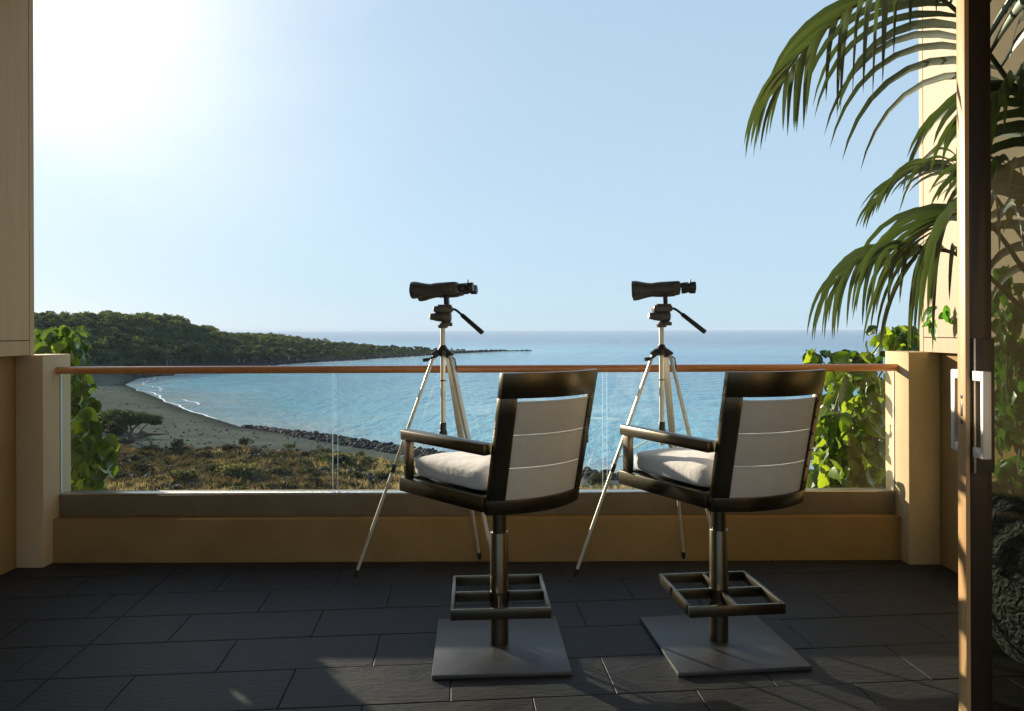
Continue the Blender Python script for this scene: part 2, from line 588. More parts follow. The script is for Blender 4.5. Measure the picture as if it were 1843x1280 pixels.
def ground(X, Y):
    d = shore_dist(X, Y)
    px = 921.5 + X / np.maximum(Y, 1) * F
    far = smooth(205, 255, Y - 0.35 * (X + 120))
    # near shore: beach, then scrub flat, then the bank under the building
    near_h = 0.045 * np.clip(d, 0, 22) + 0.055 * np.clip(d - 22, 0, 40) + 0.10 * np.clip(d - 50, 0, 40)
    near_h = near_h + 0.9 * smooth(16, 30, d) * (vnoise(X, Y, 14, 1) * 0.5 + vnoise(X, Y, 6, 2) * 0.25)
    rh = np.interp(px, RIDGE_PX, RIDGE_H)
    prof = smooth(0, 88, d)
    prof = 0.75 * prof + 0.25 * np.clip(d / 25, 0, 1)
    far_h = rh * prof + smooth(10, 40, d) * (vnoise(X, Y, 30, 3) * 0.8)
    far_h = np.where(d > 0, np.minimum(far_h + 0.5 * np.clip(d / 3, 0, 1), 0.35 * d + 0.2), 0)
    h = near_h * (1 - far) + far_h * far
    under = np.where(d < 0, np.maximum(d * 0.08, -2.5), 0)
    return SEA + h + under, d, far


cols = 420
u = np.concatenate([np.linspace(-2.6, -0.85, 30, endpoint=False), np.linspace(-0.85, 0.55, cols), np.linspace(0.55, 2.6, 36)[1:]])
rows = np.concatenate([np.linspace(4.6, 40, 40, endpoint=False), np.geomspace(40, 150, 170, endpoint=False), np.geomspace(150, 1150, 190)])
UU, YY = np.meshgrid(u, rows)
XX = UU * YY
ZZ, DD, FF = ground(XX, YY)
nr, nc = XX.shape
idx = np.arange(nr * nc).reshape(nr, nc)
Q = np.stack([idx[:-1, :-1].ravel(), idx[:-1, 1:].ravel(), idx[1:, 1:].ravel(), idx[1:, :-1].ravel()], 1)
keep = (DD.ravel()[Q] > -12).any(1)
me = np_mesh('coast_ground', np.stack([XX.ravel(), YY.ravel(), ZZ.ravel()], 1), Q[keep])


def scrub_mask(X, Y, d, far):
    edge = 88.0 + 4 * vnoise(X, Y, 12, 5) + 2 * vnoise(X, Y, 4, 6) + np.clip(X + 60, -60, 0) * 0.25
    lim = np.minimum(edge - Y, d - (9.0 + 2.5 * vnoise(X, Y, 5, 7)))
    return smooth(-1.5, 2.5, lim) * (1 - far)


SM = scrub_mask(XX, YY, DD, FF)
for nm, arr in (('scrub', SM), ('far', FF), ('shore', DD)):
    a = me.attributes.new(nm, 'FLOAT', 'POINT')
    a.data.foreach_set('value', arr.ravel().astype(np.float32))
for p in me.polygons:
    p.use_smooth = True

m, nt, b, o = new_mat('coast')
v = coords(nt, 'Object')
n1 = noise_tex(nt, v, 0.25, 8, 0.65)
n2 = noise_tex(nt, v, 1.8, 8, 0.75)
sand = ramp(nt, [(0.3, (0.095, 0.104, 0.083)), (0.7, (0.155, 0.162, 0.126))])
nt.links.new(n1.outputs['Fac'], sand.inputs['Fac'])
soil = ramp(nt, [(0.35, (0.05, 0.04, 0.022)), (0.7, (0.16, 0.115, 0.055))])
nt.links.new(n2.outputs['Fac'], soil.inputs['Fac'])
hill = ramp(nt, [(0.35, (0.028, 0.038, 0.016)), (0.7, (0.062, 0.07, 0.03))])
nt.links.new(n1.outputs['Fac'], hill.inputs['Fac'])
lava = ramp(nt, [(0.4, (0.02, 0.02, 0.02)), (0.7, (0.06, 0.055, 0.05))])
nt.links.new(n2.outputs['Fac'], lava.inputs['Fac'])


def attr(nt, name):
    a = N(nt, 'ShaderNodeAttribute')
    a.attribute_name = name
    return a.outputs['Fac']


def mixc(nt, fac, c1, c2):
    mx = N(nt, 'ShaderNodeMix', data_type='RGBA')
    nt.links.new(fac, mx.inputs['Factor'])
    nt.links.new(c1, mx.inputs[6])
    nt.links.new(c2, mx.inputs[7])
    return mx.outputs[2]


def maprange(nt, val, a, bb, c, d):
    mr = N(nt, 'ShaderNodeMapRange')
    for k, x in (('From Min', a), ('From Max', bb), ('To Min', c), ('To Max', d)):
        mr.inputs[k].default_value = x
    nt.links.new(val, mr.inputs['Value'])
    return mr.outputs['Result']


wet = N(nt, 'ShaderNodeMix', data_type='RGBA', blend_type='MULTIPLY')
wet.inputs['Factor'].default_value = 1
nt.links.new(sand.outputs['Color'], wet.inputs[6])
wr = ramp(nt, [(0.0, (0.42, 0.42, 0.44)), (1.0, (1, 1, 1))])
nt.links.new(maprange(nt, attr(nt, 'shore'), 0.5, 5.0, 0, 1), wr.inputs['Fac'])
nt.links.new(wr.outputs['Color'], wet.inputs[7])
fl = mixc(nt, maprange(nt, attr(nt, 'shore'), 7, 16, 0, 1), lava.outputs['Color'], hill.outputs['Color'])
c1 = mixc(nt, attr(nt, 'scrub'), wet.outputs[2], soil.outputs['Color'])
c2 = mixc(nt, attr(nt, 'far'), c1, fl)
nt.links.new(c2, b.inputs['Base Color'])
b.inputs['Roughness'].default_value = 1.0
b.inputs['Specular IOR Level'].default_value = 0.0
bp = N(nt, 'ShaderNodeBump')
bp.inputs['Strength'].default_value = 0.8
bp.inputs['Distance'].default_value = 0.12
nt.links.new(n2.outputs['Fac'], bp.inputs['Height'])
nt.links.new(bp.outputs['Normal'], b.inputs['Normal'])
M['coast'] = m
tag(link('ground', me, m), kind='structure')

# sea
u2 = np.concatenate([np.linspace(-3, -0.9, 30, endpoint=False), np.linspace(-0.9, 0.6, 260), np.linspace(0.6, 3, 30)[1:]])
r2 = np.concatenate([np.geomspace(45, 600, 150, endpoint=False), np.geomspace(600, 14000, 50)])
U2, Y2 = np.meshgrid(u2, r2)
X2 = U2 * Y2
D2 = shore_dist(X2, Y2)
n_r, n_c = X2.shape
idx = np.arange(n_r * n_c).reshape(n_r, n_c)
Q = np.stack([idx[:-1, :-1].ravel(), idx[:-1, 1:].ravel(), idx[1:, 1:].ravel(), idx[1:, :-1].ravel()], 1)
keep = (D2.ravel()[Q] < 14).any(1)
me = np_mesh('sea', np.stack([X2.ravel(), Y2.ravel(), np.full(X2.size, SEA)], 1), Q[keep])
a = me.attributes.new('offshore', 'FLOAT', 'POINT')
a.data.foreach_set('value', (-D2).ravel().astype(np.float32))
m, nt, b, o = new_mat('sea_water')
v = coords(nt, 'Object')
off = attr(nt, 'offshore')
patch = noise_tex(nt, v, 0.018, 4)
jit = N(nt, 'ShaderNodeMath', operation='MULTIPLY_ADD')
nt.links.new(patch.outputs['Fac'], jit.inputs[0])
jit.inputs[1].default_value = 60
nt.links.new(off, jit.inputs[2])
wc = ramp(nt, [(0.0, (0.34, 0.42, 0.40)), (0.05, (0.20, 0.50, 0.57)), (0.28, (0.09, 0.34, 0.47)), (1.0, (0.014, 0.085, 0.215))])  # turquoise shallows, brightened to carry the glare on the bay
nt.links.new(maprange(nt, jit.outputs[0], 30, 400, 0, 1), wc.inputs['Fac'])
nt.links.new(wc.outputs['Color'], b.inputs['Base Color'])
b.inputs['Roughness'].default_value = 0.10
b.inputs['IOR'].default_value = 1.333
b.inputs['Specular IOR Level'].default_value = 0.32
vs1 = coords(nt, 'Object', (1.0, 0.42, 1.0), (0, 0, R(8)))
w1 = noise_tex(nt, vs1, 0.36, 3, 0.62, 0.4)
w2 = noise_tex(nt, vs1, 2.1, 3, 0.6)
w3 = noise_tex(nt, vs1, 0.09, 3, 0.6)
s1 = N(nt, 'ShaderNodeMath', operation='MULTIPLY_ADD')
s1.inputs[1].default_value = 0.35
nt.links.new(w2.outputs['Fac'], s1.inputs[0])
nt.links.new(w1.outputs['Fac'], s1.inputs[2])
s2 = N(nt, 'ShaderNodeMath', operation='MULTIPLY_ADD')
s2.inputs[1].default_value = 2.2
nt.links.new(w3.outputs['Fac'], s2.inputs[0])
nt.links.new(s1.outputs[0], s2.inputs[2])
bp = N(nt, 'ShaderNodeBump')
bp.inputs['Strength'].default_value = 1.0
bp.inputs['Distance'].default_value = 1.4
nt.links.new(s2.outputs[0], bp.inputs['Height'])
wind = noise_tex(nt, coords(nt, 'Object', (1.0, 0.5, 1.0), (0, 0, R(-25))), 0.022, 4, 0.6, 0.8)
nt.links.new(maprange(nt, wind.outputs['Fac'], 0.35, 0.65, 0.45, 1.0), bp.inputs['Strength'])
nt.links.new(bp.outputs['Normal'], b.inputs['Normal'])
tag(link('sea', me, m), kind='structure')


# surf: thin broken sheets of foam along the beach
def foam_strip(off0, off1, i0, i1, seed):
    pts = []
    seg = SHORE[i0:i1 + 1]
    for k in range(len(seg) - 1):
        n = max(2, int(np.hypot(*(seg[k + 1] - seg[k])) / 1.2))
        for t in np.linspace(0, 1, n, endpoint=False):
            pts.append(seg[k] * (1 - t) + seg[k + 1] * t)
    pts = np.array(pts)
    kern = np.ones(9) / 9
    px_ = np.convolve(np.pad(pts[:, 0], 4, 'edge'), kern, 'valid')
    py_ = np.convolve(np.pad(pts[:, 1], 4, 'edge'), kern, 'valid')
    tx, ty = np.gradient(px_), np.gradient(py_)
    L = np.hypot(tx, ty)
    nx, ny = ty / L, -tx / L                       # candidate normal
    tst = shore_dist(px_ + nx * 2, py_ + ny * 2)
    sg = np.where(tst < 0, 1, -1)
    nx, ny = nx * sg, ny * sg
    V, Fc = [], []
    s = np.arange(len(px_))
    w = vnoise(s * 1.2, s * 0 + seed * 5, 9, seed) * 1.0 + vnoise(s * 1.2, s * 0 + seed * 3, 3, seed + 1) * 0.45
    gap = vnoise(s * 1.2, s * 0 + 40 * seed, 16, seed + 3)
    a0 = off0 + w * 1.3
    wd = np.clip((off1 - off0) * (0.5 + 1.5 * gap), 0.04, None)
    for i in range(len(px_)):
        for q in (a0[i], a0[i] + wd[i]):
            V.append((px_[i] + nx[i] * q, py_[i] + ny[i] * q, 0.02 + SEA))
    V = np.array(V)
    gz, _, _ = ground(V[:, 0], V[:, 1])
    V[:, 2] = np.maximum(V[:, 2], gz + 0.03)
    for i in range(len(px_) - 1):
        if wd[i] > 0.1:
            Fc.append((2 * i, 2 * i + 1, 2 * i + 3, 2 * i + 2))
    return V, np.array(Fc)


M['foam'] = simple('foam', (0.62, 0.66, 0.66), (0.80, 0.82, 0.80), rough=0.7, scale=0.8)
VV, FFc, n0 = [], [], 0
for a0, a1, i0, i1, sd in ((0.3, 0.75, 8, 17, 1), (4.0, 4.35, 11, 17, 2)):
    V, Fc = foam_strip(a0, a1, i0, i1, sd)
    VV.append(V)
    FFc.append(Fc + n0)
    n0 += len(V)
tag(link('surf_foam', np_mesh('surf_foam', np.concatenate(VV), np.concatenate(FFc)), M['foam']), kind='stuff')


# ------------------------------------------------------------------ vegetation outside
def cards(cen, size, tint, flat=0.0):
    """random leaf-clump quads round the given centres"""
    n = len(cen)
    a = RNG.normal(size=(n, 3))
    a[:, 2] *= (1 - flat)
    a /= np.linalg.norm(a, axis=1)[:, None]
    b_ = RNG.normal(size=(n, 3))
    b_ -= (b_ * a).sum(1)[:, None] * a
    b_ /= np.linalg.norm(b_, axis=1)[:, None]
    s = size[:, None]
    asp = RNG.uniform(0.45, 0.9, size=(n, 1))
    V = np.stack([cen - a * s, cen - b_ * s * asp, cen + a * s, cen + b_ * s * asp], 1).reshape(-1, 3)
    Fc = np.arange(4 * n).reshape(n, 4)
    return V, Fc, np.repeat(tint, 4)


def crown_points(n, lumps, rx, rz):
    """points on the skins of a few lumps that make up a crown, base at z=0"""
    L = []
    for k in range(lumps):
        an = RNG.uniform(0, 2 * math.pi)
        rr = RNG.uniform(0, 0.62) * rx
        L.append((rr * math.cos(an), rr * math.sin(an), RNG.uniform(0.35, 0.75) * rz, RNG.uniform(0.38, 0.6) * rx))
    L = np.array(L)
    pick = L[RNG.integers(0, lumps, n)]
    dirs = RNG.normal(size=(n, 3))
    dirs /= np.linalg.norm(dirs, axis=1)[:, None]
    rad = RNG.uniform(0.6, 1.05, size=(n, 1))
    p = pick[:, :3] + dirs * pick[:, 3:4] * rad * np.array([1, 1, 0.62 * rz / rx * 1.2])
    return p


# far wood on the headland: one mass, trees along the beach below are things
def scatter_far(n):
    pts = []
    while len(pts) < n:
        a = RNG.uniform(-1.05, -0.06, 4000)
        y = RNG.uniform(232, 620, 4000)
        x = a * y
        z, d, far = ground(x, y)
        ok = (d > 9) & (far > 0.8)
        h = z - SEA
        dens = np.clip((h - 0.6) / 2.0, 0.25, 1)
        ok &= RNG.uniform(size=4000) < dens
        for i in np.nonzero(ok)[0]:
            pts.append((x[i], y[i], z[i], d[i]))
    return pts[:n]


VV, FFc, TT, n0 = [], [], [], 0
for (x, y, z, d) in scatter_far(8200):
    h = z - SEA
    rx = (1.0 + 2.3 * RNG.uniform() ** 1.8) * (0.45 + 0.55 * min(1, h / 8))
    rz = rx * RNG.uniform(0.75, 1.15)
    n = int(46 + 20 * rx)
    p = crown_points(n, 3, rx, rz)
    t = np.clip(RNG.normal(0.38, 0.17) + 0.22 * float(vnoise(np.array([x]), np.array([y]), 24, 51)[0]) + 0.012 * (h - 8) + RNG.normal(0, 0.13, n), 0, 1)
    p = p + np.array([x, y, z + 0.2])
    V, Fc, tt = cards(p, RNG.uniform(0.28, 0.62, n), t)
    VV.append(V)
    FFc.append(Fc + n0)
    TT.append(tt)
    n0 += len(V)
tag(link('hillside_wood', np_mesh('hillside_wood', np.concatenate(VV), np.concatenate(FFc), np.concatenate(TT)), M['foliage']), kind='stuff')

# trees at the foot of the headland
crown_meshes, trunk_meshes = [], []
for k in range(5):
    n = 330
    p = crown_points(n, 5, 3.2, 2.8)
    p[:, 2] += 1.5
    t = np.clip(RNG.normal(0.38, 0.1) + RNG.normal(0, 0.13, n), 0, 1)
    V, Fc, tt = cards(p, RNG.uniform(0.25, 0.6, n), t)
    mm = np_mesh('crown', V, Fc, tt)
    mm.materials.append(M['foliage'])
    crown_meshes.append(mm)
    bb = B()
    for q in range(3):
        an = q * 2.1 + k
        bb.tube([(0.15 * math.cos(an), 0.15 * math.sin(an), -0.3), (0.3 * math.cos(an), 0.3 * math.sin(an), 1.0),
                 (0.9 * math.cos(an + .4), 0.9 * math.sin(an + .4), 2.4), (1.5 * math.cos(an + .4), 1.5 * math.sin(an + .4), 3.4)],
                [0.16, 0.13, 0.09, 0.04], 6)
    to = bb.build('trunk', M['pale_bark'] if k % 2 == 0 else M['bark'])
    trunk_meshes.append(to.data)
    bpy.data.objects.remove(to)
foot = np.array([(-119, 258), (-112, 299), (-97, 346)])
cnt = 0
for k in range(34):
    t = k / 33 * 1.9
    i = min(int(t), 1)
    base = foot[i] * (1 - (t - i)) + foot[i + 1] * (t - i)
    x = base[0] - RNG.uniform(8, 19)
    y = base[1] + RNG.uniform(-1, 8)
    z, d, far = ground(np.array([x]), np.array([y]))
    tr = thing('kiawe_tree', 'low green kiawe tree at the foot of the wooded headland across the bay', 'tree', (x, y, float(z[0])), RNG.uniform(0, 6),
               'trees at the foot of the headland')
    s = RNG.uniform(0.75, 1.3)
    tr.scale = (s, s, s * RNG.uniform(0.9, 1.15))
    link('trunk', trunk_meshes[k % 5], None, tr)
    link('crown', crown_meshes[k % 5], None, tr)


# dry grass and scrub below the balcony
def scatter_near(n, ymin=40, ymax=100):
    out = []
    tot = 0
    while tot < n:
        y = np.exp(RNG.uniform(math.log(ymin), math.log(ymax), 6000))
        x = RNG.uniform(-0.78, 0.62, 6000) * y
        z, d, far = ground(x, y)
        sm = scrub_mask(x, y, d, far)
        ok = RNG.uniform(size=6000) < sm
        out.append(np.stack([x, y, z, d], 1)[ok])
        tot += ok.sum()
    return np.concatenate(out)[:n]


def sun_tone(x, y):  # shade and sunlight on the scrub, put into tint and planting
    """painted light: 0 = shaded scrub (left, middle), 1 = sunlit grass (front and right)"""
    px = 921.5 + x / y * F
    front = smooth(66, 55, y) if False else 1 - smooth(54, 66, y + 3 * vnoise(x, y, 7, 9))
    right = smooth(480, 760, px)
    return np.clip(np.maximum(front, right * 0.95) + 0.25 * vnoise(x, y, 5, 11), 0, 1)


g = scatter_near(9500)
g = g[vnoise(g[:, 0], g[:, 1], 2.6, 31) + RNG.normal(0, 0.25, len(g)) > -0.12]
w = sun_tone(g[:, 0], g[:, 1])
bl = 30
n = len(g)
base = np.repeat(g[:, :3], bl, 0)
wt = np.repeat(w, bl)
an = RNG.uniform(0, 2 * math.pi, n * bl)
rr = np.sqrt(RNG.uniform(0, 1, n * bl)) * np.repeat(RNG.uniform(0.2, 0.6, n), bl)
base = base + np.stack([np.cos(an) * rr, np.sin(an) * rr, np.full(n * bl, -0.04)], 1)
hh = np.repeat(RNG.uniform(0.2, 0.85, n), bl) * RNG.uniform(0.6, 1.1, n * bl)
lean = RNG.uniform(0.1, 0.75, n * bl) * hh
tip = base + np.stack([np.cos(an) * lean, np.sin(an) * lean, hh], 1)
an2 = RNG.uniform(0, 2 * math.pi, n * bl)
wd = RNG.uniform(0.025, 0.055, n * bl)
sd = np.stack([np.cos(an2) * wd, np.sin(an2) * wd, np.zeros(n * bl)], 1)
V = np.stack([base - sd, base + sd, tip], 1).reshape(-1, 3)
Fc = np.arange(3 * n * bl).reshape(-1, 3)
tt = np.clip(0.10 + 0.62 * wt + np.repeat(RNG.normal(0, 0.17, n), bl) + RNG.normal(0, 0.08, n * bl), 0, 1)  # front and right tinted lighter as if in sun
tag(link('dry_grass', np_mesh('dry_grass', V, Fc, np.repeat(tt, 3)), M['grass']), kind='stuff')

# low green beach plants behind the rock bank
g = scatter_near(9000, 58, 96)
pxg = 921.5 + g[:, 0] / g[:, 1] * F
sel = (pxg > 560 + 25 * vnoise(g[:, 0], g[:, 1], 5, 41)) & (g[:, 3] < 17 + 5 * vnoise(g[:, 0], g[:, 1], 6, 42))
g = g[sel]
VV, FFc, TT, n0 = [], [], [], 0
for (x, y, z, d) in g:
    rx = RNG.uniform(0.2, 0.5)
    p = crown_points(26, 3, rx, rx * 0.7)
    V, Fc, tt = cards(p + np.array([x, y, z]), RNG.uniform(0.06, 0.14, 26), np.clip(RNG.normal(0.45, 0.18) + RNG.normal(0, 0.1, 26), 0, 1))
    VV.append(V)
    FFc.append(Fc + n0)
    TT.append(tt)
    n0 += len(V)
tag(link('beach_plants', np_mesh('beach_plants', np.concatenate(VV), np.concatenate(FFc), np.concatenate(TT)), M['beach_green']), kind='stuff')

# small scrub bushes: far too many to count
g = scatter_near(5200)
w = sun_tone(g[:, 0], g[:, 1])
VV, FFc, TT, n0 = [], [], [], 0
for i in range(len(g)):
    x, y, z, d = g[i]
    if RNG.uniform() < w[i] * 0.72:
        continue
    rx = RNG.uniform(0.22, 0.75)
    n = int(22 + 40 * rx)
    p = crown_points(n, 3, rx, rx * 0.75)
    t = np.clip((0.22 if w[i] < .5 else 0.5) + RNG.normal(0, 0.15) + RNG.normal(0, 0.1, n), 0, 1)  # bushes tinted darker where the scrub is painted as shaded
    V, Fc, tt = cards(p + np.array([x, y, z]), RNG.uniform(0.06, 0.16, n), t)
    VV.append(V)
    FFc.append(Fc + n0)
    TT.append(tt)
    n0 += len(V)
tag(link('low_scrub', np_mesh('low_scrub', np.concatenate(VV), np.concatenate(FFc), np.concatenate(TT)), M['shrub']), kind='stuff')


def gz(x, y):
    return float(ground(np.array([float(x)]), np.array([float(y)]))[0][0])


def on_ground(px, py):
    """where the photo's ray through (px, py) meets the ground"""
    y = 40.0
    for _ in range(4000):
        p = P(px, py, y)
        if gz(p.x, y) >= p.z:
            return p
        y += 0.25
    return p


def shrub_mesh(n, rx, rz, t0, leaf):
    p = crown_points(n, 8, rx, rz)
    p[:, 2] = np.maximum(p[:, 2], 0.02)
    t = np.clip(t0 + RNG.normal(0, 0.12, n), 0, 1)
    V, Fc, tt = cards(p, RNG.uniform(leaf * 0.6, leaf * 1.3, n), t)
    me_ = np_mesh('shrub', V, Fc, tt)
    me_.materials.append(M['shrub'])
    return me_


pale = tag(link('shrub', shrub_mesh(1500, 2.6, 1.3, 0.78, 0.16)), 'broad pale grey-green shrub in the dark scrub, largest in front of the beach', 'shrub')
pale.location = on_ground(430, 862)
pale.scale = (1.0, 0.7, 1.0)
sm_ = [shrub_mesh(420, 1.1, 0.9, t0, 0.13) for t0 in (0.12, 0.2, 0.3, 0.42)]
for k, (px, py) in enumerate([(225, 800), (270, 812), (320, 806), (365, 822), (300, 838), (250, 850), (380, 850), (330, 868), (500, 858), (470, 826), (545, 838), (520, 806),
                              (560, 872), (215, 862), (640, 860), (585, 815), (610, 838), (690, 868), (1075, 872), (660, 838), (410, 812), (440, 800), (240, 826), (350, 845)]):
    s = tag(link('shrub', sm_[k % 4]), 'low dark twiggy shrub in the coastal scrub below the balcony', 'shrub', 'dark shrubs in the scrub')
    s.location = on_ground(px, py)
    s.rotation_euler = (0, 0, k * 1.3)
    q = RNG.uniform(0.7, 1.35)
    s.scale = (q, q, q * RNG.uniform(0.7, 1.1))

for px, py, q, lab in ((185, 772, 2.6, 'tall dark bush at the edge of the sand, just behind the left vine'), (212, 782, 1.8, 'dark rounded bush under the flat-topped beach tree')):
    s = tag(link('bush', shrub_mesh(1300, 1.2, 1.3, 0.08, 0.12)), lab, 'bush')
    s.location = on_ground(px, py)
    s.scale = (q, q, q * 0.8)

# the umbrella-shaped tree on the beach
tp = on_ground(232, 792)
ut = thing('beach_tree', 'flat-topped dark tree leaning over the sand at the left of the beach', 'tree', tp)
bb = B()
bb.tube([(0, 0, -0.4), (0.2, 0, 0.5), (0.1, 0.1, 1.1), (0.5, 0.1, 1.7), (1.4, 0, 2.3), (2.6, 0, 3.0)], [0.24, 0.2, 0.18, 0.15, 0.11, 0.05], 8)
bb.tube([(0.1, 0, 0.4), (-0.6, 0.2, 1.4), (-1.6, 0.3, 2.4), (-2.6, 0.1, 3.2)], [0.18, 0.15, 0.11, 0.05], 8)
bb.tube([(0.2, 0, 0.5), (1.1, -0.2, 0.55), (1.75, -0.3, 0.9), (1.7, -0.3, 1.5), (2.4, -0.3, 2.2), (3.2, -0.2, 2.5)], [0.13, 0.11, 0.09, 0.08, 0.06, 0.03], 8)
bb.tube([(0.3, 0, 1.4), (0.2, -0.4, 2.4), (0.5, -0.8, 3.3)], [0.13, 0.09, 0.04], 8)
bb.build('trunk', M['bark'], ut, True)
n = 3000
pp = []
for (cx, cy, cz, rx_, rz_, k) in ((0.8, 0, 3.1, 2.4, 0.75, 900), (2.6, -0.2, 2.9, 1.9, 0.55, 700), (-1.6, 0.2, 3.3, 2.2, 0.9, 800), (0.2, -0.5, 2.5, 1.6, 0.5, 300), (3.5, -0.2, 2.45, 1.0, 0.3, 300)):
    d_ = RNG.normal(size=(k, 3))
    d_ /= np.linalg.norm(d_, axis=1)[:, None]
    d_ *= RNG.uniform(0.45, 1.0, (k, 1))
    pp.append(d_ * np.array([rx_, rx_ * .8, rz_]) + np.array([cx, cy, cz]))
pp = np.concatenate(pp)
V, Fc, tt = cards(pp, RNG.uniform(0.08, 0.22, len(pp)), np.clip(RNG.normal(0.08, 0.10, len(pp)), 0, 1), 0.4)
link('crown', np_mesh('crown', V, Fc, tt), M['foliage'], ut)

# driftwood and mound
dp = on_ground(262, 786)
dw = thing('driftwood', 'brown driftwood log lying on the sand beside the dark tree', 'driftwood', dp)
bb = B()
bb.tube([(-1.3, 0, 0.15), (-0.6, 0.1, 0.55), (0.3, 0, 0.5), (1.6, -0.1, 0.5), (3.2, 0, 0.52)], [0.5, 0.62, 0.22, 0.14, 0.05], 9)
bb.tube([(-0.4, 0, 0.5), (-0.2, -0.5, 0.1), (0.4, -0.9, -0.1)], [0.4, 0.3, 0.15], 8)
bb.build('log', M['driftwood'], dw, True)

# lava rocks along the near waterline
rock_me = []
for k in range(6):
    t = bmesh.new()
    bmesh.ops.create_icosphere(t, subdivisions=2, radius=0.5)
    t.verts.ensure_lookup_table()
    for v_ in t.verts:
        nv = mnoise.noise(v_.co * 2.2 + Vector((k * 7, 0, 0)))
        v_.co *= 1 + 0.7 * nv
        v_.co.z *= 0.72
    me_ = bpy.data.meshes.new('rock')
    t.to_mesh(me_)
    t.free()
    me_.materials.append(M['rock'])
    rock_me.append(me_)
seg = SHORE[3:10]
cand = []
for k in range(len(seg) - 1):
    L = np.hypot(*(seg[k + 1] - seg[k]))
    for j in range(int(L * 22)):
        t = RNG.uniform()
        p = seg[k] * (1 - t) + seg[k + 1] * t
        s_tot = p[0]
        wid = 0.3 + 4.0 * float(smooth(-44, -22, np.array([s_tot]))[0])
        if p[0] < -43:
            continue
        off_ = RNG.uniform(-0.8, wid)
        tx, ty = (seg[k + 1] - seg[k]) / L
        nx, ny = (-ty, tx)
        if shore_dist(np.array([p[0] + nx * 2]), np.array([p[1] + ny * 2]))[0] < 0:
            nx, ny = -nx, -ny
        cand.append((p[0] + nx * off_, p[1] + ny * off_))
RNG.shuffle(cand)
cand = cand[:2300]
cand.sort(key=lambda q: q[1] + 0.0 * q[0])
ind, rest = cand[:300], cand[300:]
for k, (x, y) in enumerate(ind):
    r = tag(link('shore_rock', rock_me[k % 6]), 'black lava rock in the rubble bank along the near waterline', 'rock', 'lava rocks along the waterline')
    s = RNG.uniform(0.35, 0.85)
    r.scale = (s, s * RNG.uniform(0.8, 1.2), s * RNG.uniform(0.7, 1.1))
    r.rotation_euler = (RNG.uniform(-.4, .4), RNG.uniform(-.4, .4), RNG.uniform(0, 6))
    r.location = (x, y, max(gz(x, y), SEA) + 0.12 * s)
bb = B()


def rocks_joined(name, pts, smin, smax):
    VV, FFc, n0 = [], [], 0
    for k, (x, y) in enumerate(pts):
        me_ = rock_me[k % 6]
        V = np.zeros(len(me_.vertices) * 3, dtype=np.float32)
        me_.vertices.foreach_get('co', V)
        V = V.reshape(-1, 3)
        s = RNG.uniform(smin, smax)
        an = RNG.uniform(0, 6)
        ca, sa = math.cos(an), math.sin(an)
        V = np.stack([V[:, 0] * ca - V[:, 1] * sa, V[:, 0] * sa + V[:, 1] * ca, V[:, 2]], 1) * s * RNG.uniform(0.75, 1.2, 3)
        V = V + np.array([x, y, max(gz(x, y), SEA) + 0.1 * s])
        Fq = np.array([p.vertices[:] for p in me_.polygons])
        VV.append(V)
        FFc.append(Fq + n0)
        n0 += len(V)
    tag(link(name, np_mesh(name, np.concatenate(VV), np.concatenate(FFc)), M['rock']), kind='stuff')


rocks_joined('shore_rubble', rest, 0.3, 0.85)
pts = []
while len(pts) < 260:
    y = RNG.uniform(86, 190)
    x = RNG.uniform(-0.62, -0.2) * y
    d = float(shore_dist(np.array([x]), np.array([y]))[0])
    if 2 < d < 34 and vnoise(np.array([x]), np.array([y]), 9, 61)[0] > -0.1:
        pts.append((x, y))
rocks_joined('beach_stones', pts, 0.14, 0.4)
# lava rubble under the headland and off its tip
pts = []
for k in range(14, 24):
    a_, b_ = SHORE[k], SHORE[(k + 1)]
    L = np.hypot(*(b_ - a_))
    tx, ty = (b_ - a_) / L
    for j in range(int(L * 1.5)):
        t = RNG.uniform()
        pts.append(tuple(a_ * (1 - t) + b_ * t + np.array([-ty, tx]) * RNG.uniform(-2.5, 5) * (1 if k < 22 else 1)))
for j in range(50):
    t = RNG.uniform()
    pts.append((-8 + 22 * t + RNG.normal(0, 1), 519 + 6 * t + RNG.normal(0, 2.0)))
rocks_joined('headland_rubble', pts, 0.6, 1.9)
# small dark stones strewn over the scrub
pts = []
g = scatter_near(1800, 52, 92)
for i in range(len(g)):
    if vnoise(g[i:i + 1, 0], g[i:i + 1, 1], 6, 21)[0] > 0.1 and sun_tone(g[i:i + 1, 0], g[i:i + 1, 1])[0] < 0.6:
        pts.append((g[i, 0], g[i, 1]))
rocks_joined('scrub_stones', pts, 0.35, 1.0)

# ------------------------------------------------------------------ balcony: floor of slate tiles
bb = B()
bb.box(-2.9, 3.4, -1.6, 4.03, -0.25, -0.004)
floor = tag(bb.build('floor', M['grout']), kind='structure')
TH = math.atan(103 / F)
ct, st = math.cos(TH), math.sin(TH)
PV, PU, V0 = 0.291, 0.592, 2.812
tile_cache = {}


def tile_mesh(w_, h_):
    key = (round(w_, 3), round(h_, 3))
    if key not in tile_cache:
        t = B()
        g_ = 0.0022
        t.box(g_, w_ - g_, g_, h_ - g_, -0.012, 0.0, 0.0014, seg=1)
        ob = t.build('floor_tile', M['slate'])
        tile_cache[key] = ob.data
        bpy.data.objects.remove(ob)
    return tile_cache[key]


def inside_floor(u_, v_):
    x, y = u_ * ct - v_ * st, u_ * st + v_ * ct
    return x, y


